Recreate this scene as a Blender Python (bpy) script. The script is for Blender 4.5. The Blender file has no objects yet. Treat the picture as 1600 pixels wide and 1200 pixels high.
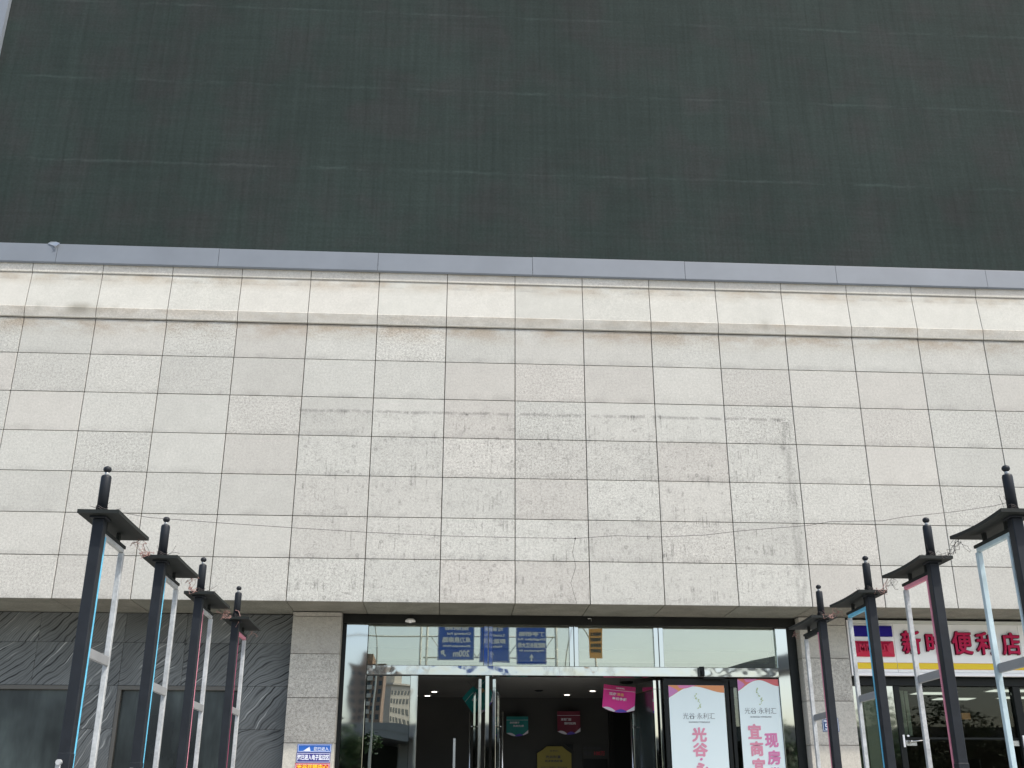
import bpy, bmesh, math, random
from mathutils import Vector, Matrix, noise as mnoise
random.seed(7)
R_ = random.Random(11)
scene = bpy.context.scene
COL = scene.collection

# ------------------------------------------------------------------ camera
cam_d = bpy.data.cameras.new('camera'); cam = bpy.data.objects.new('camera', cam_d); COL.objects.link(cam)
cam_d.sensor_fit = 'HORIZONTAL'; cam_d.sensor_width = 36.0; cam_d.lens = 37.827
cam_d.clip_start = 0.05; cam_d.clip_end = 2000
def cam_rot(w, p, r):
    cz, sz, cx, sx, cr, sr = math.cos(w), math.sin(w), math.cos(p), math.sin(p), math.cos(r), math.sin(r)
    Rz = Matrix(((cz, -sz, 0), (sz, cz, 0), (0, 0, 1))); Rx = Matrix(((1, 0, 0), (0, cx, -sx), (0, sx, cx)))
    Ry = Matrix(((cr, 0, sr), (0, 1, 0), (-sr, 0, cr)))
    m = Rz @ Rx @ Ry
    a, b, c = m.col[0], m.col[1], m.col[2]
    return Matrix(((a[0], c[0], -b[0]), (a[1], c[1], -b[1]), (a[2], c[2], -b[2])))
cam.matrix_world = Matrix.Translation((-0.8546, -14.2527, 1.6)) @ cam_rot(-0.056908, 0.379322, -0.0008).to_4x4()
scene.camera = cam

# ------------------------------------------------------------------ world, sun, exposure
SUN_EL, SUN_ROT = 56.0, 128.0       # high sun from in front of the facade, well round to the right
w = bpy.data.worlds.new('World'); scene.world = w; w.use_nodes = True
wn = w.node_tree; bg = wn.nodes['Background']
sky = wn.nodes.new('ShaderNodeTexSky'); sky.sky_type = 'NISHITA'; sky.sun_disc = False
sky.sun_elevation = math.radians(SUN_EL); sky.sun_rotation = math.radians(SUN_ROT)
sky.air_density = 1.0; sky.dust_density = 3.2; sky.ozone_density = 0.35; sky.altitude = 30
wn.links.new(sky.outputs[0], bg.inputs[0]); bg.inputs[1].default_value = 0.15
sd = bpy.data.lights.new('sun', 'SUN'); sd.energy = 2.5; sd.angle = math.radians(1.5); sd.color = (1, 0.945, 0.86)
sun = bpy.data.objects.new('sun', sd); COL.objects.link(sun)
e_, a_ = math.radians(SUN_EL), math.radians(SUN_ROT)
sdir = Vector((math.sin(a_) * math.cos(e_), math.cos(a_) * math.cos(e_), math.sin(e_)))
sun.rotation_euler = sdir.to_track_quat('Z', 'Y').to_euler(); sun.location = sdir * 60
vs = scene.view_settings
scene.display_settings.display_device = 'sRGB'
vs.view_transform = 'Standard'; vs.look = 'None'; vs.gamma = 1.0; vs.use_curve_mapping = False
vs.exposure = 0.92

# ------------------------------------------------------------------ node helpers
class NT:
    def __init__(s, name):
        s.m = bpy.data.materials.new(name); s.m.use_nodes = True; s.t = s.m.node_tree
        s.n = s.t.nodes; s.b = s.n['Principled BSDF']; s.out = s.n['Material Output']
    def lk(s, a, b): s.t.links.new(a, b)
    def setin(s, sock, v):
        if hasattr(v, 'is_linked') or isinstance(v, bpy.types.NodeSocket): s.lk(v, sock)
        else: sock.default_value = v
    def math(s, op, a, b=None, clamp=False):
        n = s.n.new('ShaderNodeMath'); n.operation = op; n.use_clamp = clamp
        s.setin(n.inputs[0], a)
        if b is not None: s.setin(n.inputs[1], b)
        return n.outputs[0]
    def sep(s, v):
        n = s.n.new('ShaderNodeSeparateXYZ'); s.lk(v, n.inputs[0]); return n.outputs
    def comb(s, x, y, z):
        n = s.n.new('ShaderNodeCombineXYZ')
        for i, q in enumerate((x, y, z)): s.setin(n.inputs[i], q)
        return n.outputs[0]
    def pos(s):
        return s.n.new('ShaderNodeNewGeometry').outputs['Position']
    def rnd(s): return s.n.new('ShaderNodeObjectInfo').outputs['Random']
    def noise(s, vec, scale, detail=2.0, rough=0.5, dist=0.0):
        n = s.n.new('ShaderNodeTexNoise'); s.lk(vec, n.inputs['Vector'])
        n.inputs['Scale'].default_value = scale; n.inputs['Detail'].default_value = detail
        n.inputs['Roughness'].default_value = rough; n.inputs['Distortion'].default_value = dist
        return n.outputs['Fac']
    def mapr(s, v, a, b, c=0.0, d=1.0, smooth=False):
        n = s.n.new('ShaderNodeMapRange'); n.clamp = True
        if smooth: n.interpolation_type = 'SMOOTHSTEP'
        s.lk(v, n.inputs[0]); n.inputs[1].default_value = a; n.inputs[2].default_value = b
        n.inputs[3].default_value = c; n.inputs[4].default_value = d
        return n.outputs[0]
    def mix(s, f, a, b, mode='MIX'):
        n = s.n.new('ShaderNodeMix'); n.data_type = 'RGBA'; n.blend_type = mode
        s.setin(n.inputs[0], f); s.setin(n.inputs[6], a); s.setin(n.inputs[7], b); return n.outputs[2]
    def scale(s, vec, x, y, z):
        n = s.n.new('ShaderNodeMapping'); s.lk(vec, n.inputs[0]); n.inputs['Scale'].default_value = (x, y, z); return n.outputs[0]
    def add(s, a, b):
        n = s.n.new('ShaderNodeVectorMath'); n.operation = 'ADD'; s.setin(n.inputs[0], a); s.setin(n.inputs[1], b); return n.outputs[0]
    def bump(s, h, strength, dist=0.01):
        n = s.n.new('ShaderNodeBump'); s.lk(h, n.inputs['Height']); n.inputs['Strength'].default_value = strength
        n.inputs['Distance'].default_value = dist; s.lk(n.outputs[0], s.b.inputs['Normal'])
    def pr(s, col=None, rough=None, metal=None, spec=None):
        if col is not None: s.setin(s.b.inputs['Base Color'], col if not isinstance(col, tuple) else (*col, 1) if len(col) == 3 else col)
        if rough is not None: s.setin(s.b.inputs['Roughness'], rough)
        if metal is not None: s.b.inputs['Metallic'].default_value = metal
        if spec is not None: s.b.inputs['Specular IOR Level'].default_value = spec
        return s.m
def c4(r, g, b): return (r, g, b, 1)
def gray(t, f):                       # value socket -> multiply colour
    return t.comb(f, f, f)

def granite(name, base, grain=0.22, sign_zone=False, lipstain=(), tint=0.5):
    t = NT(name); p = t.pos(); x, y, z = t.sep(p)[0:3]; r = t.rnd()
    r2 = t.math('FRACT', t.math('MULTIPLY', r, 17.31)); r3 = t.math('FRACT', t.math('MULTIPLY', r, 91.7))
    col = t.mix(t.math('MULTIPLY', t.math('POWER', r2, 2.0), tint), c4(*base), c4(base[0] * 1.0, base[1] * 0.925, base[2] * 0.915))
    val = t.mapr(r, 0, 1, 0.93, 1.035)
    # some slabs are coarser and darker grained than others
    amp = t.mapr(t.math('POWER', r3, 2.2), 0, 1, grain * 0.55, grain * 1.55)
    g1 = t.noise(p, 34, 3.0, 0.75); g2 = t.noise(p, 95, 1.5, 0.6)
    g = t.math('ADD', t.math('MULTIPLY', t.math('SUBTRACT', g1, 0.5), 2.2), t.math('MULTIPLY', t.math('SUBTRACT', g2, 0.5), 2.0))
    zone = None
    if sign_zone:
        nz = t.noise(p, 2.3, 3, 0.6); ez = t.math('MULTIPLY', t.math('SUBTRACT', nz, 0.5), 0.10)
        inx = t.math('MULTIPLY', t.math('GREATER_THAN', x, -3.02), t.math('LESS_THAN', t.math('ADD', x, ez), 3.95))
        inz = t.math('LESS_THAN', t.math('ADD', z, ez), 6.86)
        zone = t.math('MULTIPLY', inx, inz)
        amp = t.math('ADD', amp, t.math('MULTIPLY', zone, 0.12))
    f = t.math('ADD', 1.0, t.math('MULTIPLY', g, amp))
    f = t.math('MULTIPLY', f, val)
    cl = t.noise(p, 0.9, 4, 0.6); f = t.math('MULTIPLY', f, t.mapr(cl, 0.3, 0.7, 0.955, 1.03))
    cl2 = t.noise(p, 5.0, 4, 0.6); f = t.math('MULTIPLY', f, t.mapr(cl2, 0.3, 0.7, 0.955, 1.035))
    # slabs get grimier towards their bottom joint (water hangs there)
    fr = t.math('FRACT', t.math('DIVIDE', t.math('SUBTRACT', z, 4.1671), 0.57314))
    bot = t.math('MULTIPLY', t.mapr(fr, 0.0, 0.22, 1, 0, True), t.mapr(t.noise(p, 3.1, 3), 0.4, 0.62, 0, 1))
    f = t.math('MULTIPLY', f, t.math('SUBTRACT', 1.0, t.math('MULTIPLY', bot, 0.17)))
    if sign_zone:
        st = t.scale(p, 9.0, 1.0, 0.75); s1 = t.noise(st, 2.6, 3, 0.65)
        brk = t.mapr(t.noise(t.scale(p, 1.2, 1, 5), 1.4, 2), 0.47, 0.60)
        drip = t.math('MULTIPLY', t.mapr(s1, 0.555, 0.63), brk)
        vo = t.n.new('ShaderNodeTexVoronoi'); vo.feature = 'F1'; vo.inputs['Scale'].default_value = 5.2; t.lk(p, vo.inputs['Vector'])
        dots = t.math('MULTIPLY', t.mapr(vo.outputs['Distance'], 0.10, 0.17, 1, 0), t.mapr(t.noise(p, 1.7, 2), 0.42, 0.55))
        ring = t.math('SUBTRACT', dots, t.mapr(vo.outputs['Distance'], 0.03, 0.09, 0.7, 0))
        ms = t.math('ADD', t.math('MULTIPLY', drip, 0.32), t.math('MULTIPLY', t.math('MAXIMUM', ring, 0.0), 0.30))
        sm = t.mapr(t.noise(p, 6.0, 6, 0.8), 0.52, 0.66); ms = t.math('ADD', ms, t.math('MULTIPLY', sm, 0.22))
        scr_ = t.mapr(t.noise(t.scale(p, 3.0, 1, 9.0), 2.2, 2, 0.5, 1.5), 0.66, 0.70); ms = t.math('ADD', ms, t.math('MULTIPLY', scr_, 0.18))
        ms = t.math('MULTIPLY', ms, zone)
        # edges of a sign that was taken down: a ragged line on top and one down the right side
        jz = t.math('ABSOLUTE', t.math('SUBTRACT', t.math('ADD', z, t.math('MULTIPLY', ez, 0.25)), 6.83))
        ln = t.math('MULTIPLY', t.mapr(jz, 0.008, 0.03, 1, 0), t.mapr(t.noise(p, 9, 3), 0.38, 0.5))
        ln = t.math('MULTIPLY', ln, inx)
        jx = t.math('ABSOLUTE', t.math('SUBTRACT', x, t.math('ADD', 3.87, t.math('MULTIPLY', ez, 0.7))))
        lx = t.math('MULTIPLY', t.mapr(jx, 0.02, 0.11, 1, 0, True), t.mapr(t.noise(t.scale(p, 6, 1, 1.2), 3, 4), 0.35, 0.62))
        lx = t.math('MULTIPLY', lx, t.math('LESS_THAN', z, 6.8))
        ms = t.math('ADD', ms, t.math('ADD', t.math('MULTIPLY', ln, 0.28), t.math('MULTIPLY', lx, 0.27)))
        f = t.math('MULTIPLY', f, t.math('SUBTRACT', 1.0, ms, True))
    col = t.mix(1.0, col, gray(t, f), 'MULTIPLY')
    for (z0, z1, s) in lipstain:      # rusty run-off under each moulding
        m_ = t.math('MULTIPLY', t.mapr(z, z0, z1, 0, 1, True), t.mapr(t.noise(t.scale(p, 1, 1, 2.2), 1.6, 4, 0.65), 0.38, 0.62))
        m_ = t.math('MULTIPLY', m_, t.math('LESS_THAN', z, z1 + 0.012))
        col = t.mix(t.math('MULTIPLY', m_, s), col, t.mix(1.0, col, c4(0.70, 0.60, 0.50), 'MULTIPLY'))
    if lipstain:
        so = t.math('MULTIPLY', t.mapr(t.noise(t.scale(p, 0.9, 1, 0.2), 1.0, 3, 0.6), 0.60, 0.72), t.mapr(t.math('ABSOLUTE', t.math('SUBTRACT', z, 8.30)), 0.0, 0.14, 1, 0, True))
        col = t.mix(t.math('MULTIPLY', so, 0.8), col, c4(0.23, 0.22, 0.18))
    t.pr(col, 0.82, 0, 0.3); t.bump(g1, 0.18, 0.004)
    return t.m

def flat(name, col, rough=0.6, metal=0.0, spec=0.5, var=0.0, vs_=6.0, bump=0.0):
    t = NT(name)
    if var:
        f = t.mapr(t.noise(t.pos(), vs_, 4, 0.6), 0.3, 0.7, 1 - var, 1 + var)
        t.pr(t.mix(1.0, c4(*col), gray(t, f), 'MULTIPLY'), rough, metal, spec)
        if bump: t.bump(t.noise(t.pos(), vs_ * 3, 3), bump, 0.003)
    else: t.pr(col, rough, metal, spec)
    return t.m

M = {}
M['granite'] = granite('grey_granite', (0.414, 0.418, 0.385), 0.46, True, ((7.80, 8.16, 0.9),), 0.42)
M['frieze'] = granite('pale_honed_granite', (0.470, 0.472, 0.430), 0.16, False, ((8.62, 8.87, 0.8),), 0.2)
M['lip'] = granite('moulding_granite', (0.54, 0.53, 0.475), 0.24, False, ((8.15, 8.30, 0.55), (8.86, 9.02, 0.5)), 0.08)
M['pier'] = granite('pier_granite', (0.425, 0.413, 0.362), 0.5, False, (), 0.2)
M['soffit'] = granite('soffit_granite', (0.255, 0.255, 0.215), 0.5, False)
M['gap'] = flat('joint_backing', (0.16, 0.145, 0.12), 0.95)  # grey-brown backing seen in the open joints

def veined():
    t = NT('veined_black_stone'); p = t.pos(); r = t.rnd()
    off = t.comb(t.math('MULTIPLY', r, 37.0), 0.0, t.math('MULTIPLY', t.math('FRACT', t.math('MULTIPLY', r, 7.7)), 23.0))
    q = t.add(p, off)
    rot0 = t.n.new('ShaderNodeMapping'); t.lk(q, rot0.inputs[0]); rot0.inputs['Rotation'].default_value = (0, math.radians(46), 0)
    rot = t.n.new('ShaderNodeMapping'); t.lk(rot0.outputs[0], rot.inputs[0]); rot.inputs['Scale'].default_value = (0.6, 0.6, 1.0)
    def wave(scale, dist, det, ds):
        n = t.n.new('ShaderNodeTexWave'); n.wave_type = 'BANDS'; n.bands_direction = 'Z'
        t.lk(rot.outputs[0], n.inputs['Vector']); n.inputs['Scale'].default_value = scale
        n.inputs['Distortion'].default_value = dist; n.inputs['Detail'].default_value = det; n.inputs['Detail Scale'].default_value = ds
        n.inputs['Detail Roughness'].default_value = 0.55
        return n.outputs['Fac']
    wn_ = t.n.new('ShaderNodeTexNoise'); t.lk(q, wn_.inputs['Vector']); wn_.inputs['Scale'].default_value = 1.1; wn_.inputs['Detail'].default_value = 2.5
    sc_ = t.n.new('ShaderNodeVectorMath'); sc_.operation = 'SCALE'; sc_.inputs['Scale'].default_value = 0.55; t.lk(wn_.outputs['Color'], sc_.inputs[0])
    q2 = t.add(q, sc_.outputs[0]); t.lk(q2, rot0.inputs[0])
    a = wave(3.6, 1.6, 2.0, 1.6); b = wave(10.0, 2.2, 3.0, 1.6); c = wave(2.1, 2.2, 2.5, 1.6)
    dark = t.math('MULTIPLY', t.mapr(a, 0.0, 0.16, 1, 0), t.mapr(t.noise(q, 2.0, 2), 0.40, 0.6))
    fine = t.mapr(b, 0.0, 0.35, 1, 0)
    whm = t.mapr(t.noise(q, 1.6, 3), 0.53, 0.62)
    white = t.math('MULTIPLY', t.mapr(c, 0.978, 0.9985, 0, 1), whm)
    f = t.math('SUBTRACT', t.math('SUBTRACT', 1.0, t.math('MULTIPLY', dark, 0.85)), t.math('MULTIPLY', fine, 0.34))
    f = t.math('MULTIPLY', f, t.mapr(t.noise(q, 1.1, 4), 0.3, 0.7, 0.70, 1.3))
    col = t.mix(1.0, c4(0.135, 0.145, 0.140), gray(t, f), 'MULTIPLY')
    col = t.mix(t.math('MULTIPLY', white, 1.0), col, c4(0.36, 0.37, 0.35))
    t.pr(col, 0.5, 0, 0.35); t.bump(t.math('ADD', a, t.math('MULTIPLY', b, 0.5)), 0.15, 0.004)
    return t.m
M['veined'] = veined()

def led():
    t = NT('led_mesh_panel'); p = t.pos(); x, y, z = t.sep(p)[0:3]; r = t.rnd()
    f = t.mapr(r, 0, 1, 0.975, 1.025)
    # module seams every 0.25 m, louvre rows every 5 cm
    mx = t.math('ABSOLUTE', t.math('SUBTRACT', t.math('FRACT', t.math('DIVIDE', t.math('ADD', x, 0.85), 0.25)), 0.5))
    mz = t.math('ABSOLUTE', t.math('SUBTRACT', t.math('FRACT', t.math('DIVIDE', t.math('SUBTRACT', z, 9.275), 0.25)), 0.5))
    seam = t.math('MULTIPLY', t.mapr(mx, 0.42, 0.5, 0, 1), t.mapr(t.noise(p, 1.3, 3), 0.4, 0.7))
    seamz = t.math('MULTIPLY', t.mapr(mz, 0.44, 0.5, 0, 1), t.mapr(t.noise(p, 1.9, 3), 0.45, 0.7))
    f = t.math('MULTIPLY', f, t.math('SUBTRACT', 1.0, t.math('MULTIPLY', seam, 0.13)))
    f = t.math('MULTIPLY', f, t.math('ADD', 1.0, t.math('MULTIPLY', seamz, 0.08)))
    # dust lying along the cabinet joints
    wz = t.math('MULTIPLY', t.math('SUBTRACT', t.noise(p, 2.4, 3, 0.6), 0.5), 0.09)
    cz = t.math('ABSOLUTE', t.math('SUBTRACT', t.math('FRACT', t.math('ADD', t.math('DIVIDE', t.math('ADD', t.math('SUBTRACT', z, 9.275), wz), 1.5), 0.5)), 0.5))
    dust = t.math('MULTIPLY', t.mapr(cz, 0.0, 0.026, 1, 0, True), t.mapr(t.noise(t.scale(p, 1, 1, 6), 1.2, 5, 0.7), 0.40, 0.68))
    f = t.math('MULTIPLY', f, t.math('ADD', 1.0, t.math('MULTIPLY', dust, 0.55)))
    f = t.math('MULTIPLY', f, t.mapr(t.noise(p, 0.45, 5, 0.65), 0.3, 0.7, 0.86, 1.14))
    f = t.math('MULTIPLY', f, t.mapr(t.noise(t.scale(p, 14, 1, 14), 2.0, 2), 0.3, 0.7, 0.90, 1.10))
    f = t.math('MULTIPLY', f, t.mapr(t.noise(t.scale(p, 9, 1, 0.35), 1.5, 3, 0.6), 0.3, 0.7, 0.90, 1.10))
    tintn = t.noise(t.add(p, (5.0, 1.0, 9.0)), 1.5, 3)
    col = t.mix(t.mapr(tintn, 0.45, 0.68), c4(0.0240, 0.0345, 0.0318), c4(0.0275, 0.0330, 0.0320))
    f = t.math('MULTIPLY', f, t.mapr(t.noise(t.scale(p, 0.5, 1, 12), 1.6, 3, 0.6), 0.3, 0.7, 0.93, 1.07))
    t.pr(t.mix(1.0, col, gray(t, f), 'MULTIPLY'), 0.85, 0, 0.08)
    t.bump(t.math('MULTIPLY', mz, mx), 0.1, 0.01)
    return t.m
M['led'] = led()
M['flash'] = flat('blue_grey_sheet_metal', (0.165, 0.187, 0.21), 0.45, 0.0, 0.5, 0.07, 1.3)
M['tear'] = flat('torn_bare_metal', (0.45, 0.47, 0.49), 0.35, 0.6)

def steel(name, col=(0.50, 0.52, 0.50), rough=0.04, st=0.03, sc=2.2):
    t = NT(name); t.pr(col, rough, 1.0)
    h = t.noise(t.pos(), sc, 2.0, 0.5)
    t.bump(h, st, 0.05); return t.m
M['steel'] = steel('mirror_stainless_steel', rough=0.03, st=0.035, sc=1.1)
M['steel_bar'] = steel('rippled_stainless_steel', (0.52, 0.53, 0.50), 0.05, 0.16, 2.6)
M['steel_dull'] = steel('brushed_stainless_steel', (0.6, 0.6, 0.57), 0.25, 0.1)
def glass(name, tint=(0.55, 0.6, 0.57), refl=(0.85, 0.9, 0.85), fac=0.5, wob=0.02, rough=0.0, fs=1.0):
    t = NT(name); t.n.remove(t.b)
    tr = t.n.new('ShaderNodeBsdfTransparent'); tr.inputs[0].default_value = c4(*tint)
    gl = t.n.new('ShaderNodeBsdfGlossy'); gl.inputs[0].default_value = c4(*refl); gl.inputs['Roughness'].default_value = rough
    bp = t.n.new('ShaderNodeBump'); bp.inputs['Strength'].default_value = wob; bp.inputs['Distance'].default_value = 0.05
    t.lk(t.noise(t.pos(), 0.9, 1.0), bp.inputs['Height']); t.lk(bp.outputs[0], gl.inputs['Normal'])
    fr = t.n.new('ShaderNodeFresnel'); fr.inputs[0].default_value = 1.5
    f = t.math('ADD', t.math('MULTIPLY', fr.outputs[0], fs), fac, True)
    mx = t.n.new('ShaderNodeMixShader'); t.lk(f, mx.inputs[0]); t.lk(tr.outputs[0], mx.inputs[1]); t.lk(gl.outputs[0], mx.inputs[2])
    t.lk(mx.outputs[0], t.out.inputs[0]); return t.m
M['glass_transom'] = glass('reflective_transom_glass', (0.93, 0.97, 0.91), (0.68, 0.69, 0.61), fac=0.36)
M['glass_door'] = glass('door_glass', (0.7, 0.74, 0.7), fac=0.08)
M['glass_side'] = glass('mirror_sidelight_glass', (0.4, 0.44, 0.42), fac=0.42, wob=0.06)
M['glass_leaf'] = glass('dark_film_door_glass', (0.5, 0.54, 0.5), fac=0.02, fs=0.25)
M['glass_shop'] = glass('clear_shop_glass', (0.80, 0.82, 0.78), (0.5, 0.52, 0.5), fac=0.0)
def dirty_reflecting_window():
    t = NT('dusty_glass_painted_reflections'); p = t.pos()
    s = t.noise(t.scale(p, 2.2, 1, 0.5), 1.5, 4, 0.6); s2 = t.noise(p, 1.1, 3)
    f = t.math('MULTIPLY', t.mapr(s, 0.35, 0.7, 0.6, 1.9), t.mapr(s2, 0.35, 0.65, 0.45, 1.6))  # cloudy tones paint blurred reflections into the glass, along with dirt
    t.pr(t.mix(1.0, c4(0.030, 0.038, 0.036), gray(t, f), 'MULTIPLY'), 0.22, 0, 0.6); return t.m
M['glass_dirty_reflect'] = dirty_reflecting_window()
M['black'] = flat('black_lacquered_frame', (0.009, 0.011, 0.010), 0.38, spec=0.22)
M['black_head'] = flat('black_header_panel', (0.011, 0.012, 0.010), 0.5, 0.0, 0.25, var=0.4, vs_=3)
M['post'] = flat('charcoal_painted_steel', (0.0125, 0.0155, 0.0195), 0.5, 0.0, 0.22, var=0.18, vs_=9, bump=0.05)
M['plate'] = flat('weathered_black_steel', (0.013, 0.016, 0.015), 0.6, 0.0, 0.2, var=0.25, vs_=7, bump=0.08)
def galv():
    t = NT('galvanised_steel'); p = t.pos()
    vo = t.n.new('ShaderNodeTexVoronoi'); vo.inputs['Scale'].default_value = 45; t.lk(p, vo.inputs['Vector'])
    f = t.math('MULTIPLY', t.mapr(vo.outputs['Distance'], 0, 0.7, 0.86, 1.1), t.mapr(t.noise(p, 8, 4), 0.3, 0.7, 0.75, 1.12))
    t.pr(t.mix(1.0, c4(0.40, 0.42, 0.42), gray(t, f), 'MULTIPLY'), 0.45, 0.25); return t.m
M['galv'] = galv()
M['grey_strip'] = flat('grey_flat_bar', (0.24, 0.25, 0.255), 0.5, 0.2, var=0.08)
M['cyan'] = flat('cyan_film', (0.10, 0.42, 0.62), 0.4, var=0.12)
M['pink'] = flat('faded_pink_film', (0.56, 0.20, 0.27), 0.5, var=0.12)
M['crimson_film'] = flat('crimson_film', (0.42, 0.05, 0.14), 0.4, var=0.1)
M['paleblue'] = flat('pale_blue_weathered_paint', (0.36, 0.46, 0.49), 0.5, var=0.2)
M['wire_dark'] = flat('black_cable', (0.03, 0.025, 0.025), 0.6)
M['wire_pink'] = flat('copper_pink_wire', (0.24, 0.13, 0.11), 0.5)
M['white'] = flat('white_acrylic', (0.86, 0.87, 0.83), 0.35, var=0.02, vs_=2)
M['white_trim'] = flat('white_sign_trim', (0.88, 0.88, 0.86), 0.4)
M['navy'] = flat('navy_acrylic', (0.018, 0.012, 0.20), 0.5, spec=0.12)
M['red'] = flat('raspberry_acrylic', (0.50, 0.012, 0.055), 0.35, spec=0.3)
M['red_letter'] = flat('crimson_letter_face', (0.46, 0.022, 0.075), 0.6, spec=0.1)
M['red_edge'] = flat('dark_crimson_letter_edge', (0.14, 0.012, 0.035), 0.6, spec=0.1)
M['yellow'] = flat('yellow_stripe', (0.80, 0.58, 0.01), 0.4)
M['orange_line'] = flat('orange_line', (0.70, 0.30, 0.01), 0.4)
M['curtain'] = flat('pale_green_blind', (0.42, 0.47, 0.37), 0.8, var=0.07, vs_=1.2)
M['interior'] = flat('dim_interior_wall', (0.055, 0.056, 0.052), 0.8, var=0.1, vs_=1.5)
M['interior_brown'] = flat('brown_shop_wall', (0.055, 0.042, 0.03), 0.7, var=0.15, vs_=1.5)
M['ceiling'] = flat('plaster_ceiling', (0.22, 0.22, 0.21), 0.85, var=0.05)
M['bulkhead'] = flat('light_bulkhead', (0.62, 0.64, 0.58), 0.85)
M['floor_in'] = flat('polished_floor_tile', (0.22, 0.21, 0.19), 0.3)
def emis(name, col, s):
    t = NT(name); t.b.inputs['Base Color'].default_value = c4(*col); t.b.inputs['Emission Color'].default_value = c4(*col)
    t.b.inputs['Emission Strength'].default_value = s; return t.m
M['lamp'] = emis('lit_lamp', (1.0, 0.93, 0.82), 2.2)
M['lamp_cool'] = emis('lit_panel_lamp', (0.95, 1.0, 0.95), 0.55)
M['poster_white'] = flat('pale_mint_poster', (0.70, 0.81, 0.80), 0.35)
M['poster_pink'] = flat('pink_ink', (0.66, 0.27, 0.36), 0.5)
M['poster_magenta'] = flat('magenta_ink', (0.62, 0.20, 0.38), 0.5)
M['ink'] = flat('dark_ink', (0.05, 0.05, 0.06), 0.5)
M['olive_ink'] = flat('yellow_green_ink', (0.42, 0.52, 0.24), 0.5)
def grad(name, c1, c2, x0, x1):
    t = NT(name); x = t.sep(t.pos())[0]; t.pr(t.mix(t.mapr(x, x0, x1), c4(*c1), c4(*c2)), 0.35); return t.m
M['orange_grad'] = grad('orange_to_red_print', (0.62, 0.26, 0.10), (0.58, 0.13, 0.13), 2.9, 3.35)
M['purple_ink'] = flat('violet_pink_print', (0.50, 0.20, 0.42), 0.4)
M['flag_pink'] = flat('hot_pink_flag', (0.72, 0.035, 0.30), 0.6)
M['flag_top'] = flat('cerise_flag_top', (0.50, 0.02, 0.16), 0.6)
M['flag_white'] = flat('white_flag_print', (0.75, 0.72, 0.78), 0.6)
M['flag_violet'] = flat('violet_flag_print', (0.10, 0.07, 0.45), 0.6)
M['flag_orange'] = flat('apricot_flag_print', (0.80, 0.45, 0.20), 0.6)
M['flag_teal'] = flat('teal_flag', (0.012, 0.22, 0.21), 0.6)
M['flag_red'] = flat('dark_red_flag', (0.16, 0.01, 0.035), 0.6)
M['plate_blue'] = flat('enamel_blue', (0.02, 0.12, 0.46), 0.35)
M['plate_navy'] = flat('enamel_navy', (0.035, 0.03, 0.20), 0.35)
M['plate_dark'] = flat('enamel_dark_blue', (0.012, 0.06, 0.17), 0.35)
M['plate_red'] = flat('enamel_red', (0.50, 0.015, 0.04), 0.35)
M['plate_white'] = flat('enamel_white', (0.72, 0.76, 0.82), 0.4)
M['reflective_white'] = flat('reflective_white_lettering', (0.92, 0.93, 0.92), 0.4)
M['plate_yellow'] = flat('yellow_lettering', (0.85, 0.60, 0.03), 0.4)
M['road_blue'] = flat('road_sign_blue', (0.03, 0.14, 0.60), 0.4)
M['gantry'] = flat('white_gantry_paint', (0.84, 0.82, 0.70), 0.5)
M['sign_orange'] = flat('orange_road_sign', (0.90, 0.42, 0.10), 0.5)
M['brown_wall'] = flat('brown_render', (0.34, 0.23, 0.16), 0.8, var=0.1, vs_=0.4)
M['cream_wall'] = flat('cream_render', (0.62, 0.56, 0.46), 0.8, var=0.05, vs_=0.4)
M['grey_wall'] = flat('grey_render', (0.30, 0.31, 0.32), 0.8)
M['window_dark'] = flat('distant_window_glass', (0.05, 0.06, 0.07), 0.15)
M['concrete'] = flat('viaduct_concrete', (0.30, 0.29, 0.26), 0.85, var=0.12, vs_=0.8)
M['underdeck_shade'] = flat('painted_underdeck_shade', (0.06, 0.065, 0.05), 0.9, var=0.3, vs_=0.6)  # dark tone painted for the shade beneath the viaduct deck
M['bark'] = flat('tree_bark', (0.10, 0.075, 0.05), 0.9)
M['leaf'] = flat('tree_leaf', (0.055, 0.10, 0.03), 0.6, var=0.35, vs_=3)
M['yellow_poster'] = flat('yellow_notice_print', (0.34, 0.28, 0.05), 0.6)
def paving():
    t = NT('grey_paving'); p = t.pos(); x, y, z = t.sep(p)[0:3]
    fx = t.math('ABSOLUTE', t.math('SUBTRACT', t.math('FRACT', t.math('DIVIDE', x, 0.6)), 0.5)); fy = t.math('ABSOLUTE', t.math('SUBTRACT', t.math('FRACT', t.math('DIVIDE', y, 0.6)), 0.5))
    j = t.math('MAXIMUM', t.mapr(fx, 0.485, 0.495), t.mapr(fy, 0.485, 0.495))
    f = t.math('MULTIPLY', t.math('SUBTRACT', 1.0, t.math('MULTIPLY', j, 0.5)), t.mapr(t.noise(p, 0.8, 5), 0.3, 0.7, 0.85, 1.12))
    t.pr(t.mix(1.0, c4(0.34, 0.335, 0.31), gray(t, f), 'MULTIPLY'), 0.8); return t.m
M['paving'] = paving()
M['asphalt'] = flat('asphalt', (0.06, 0.06, 0.06), 0.85, var=0.15, vs_=2)
M['body'] = flat('plain_grey_render', (0.22, 0.225, 0.23), 0.85, var=0.06)

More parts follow.
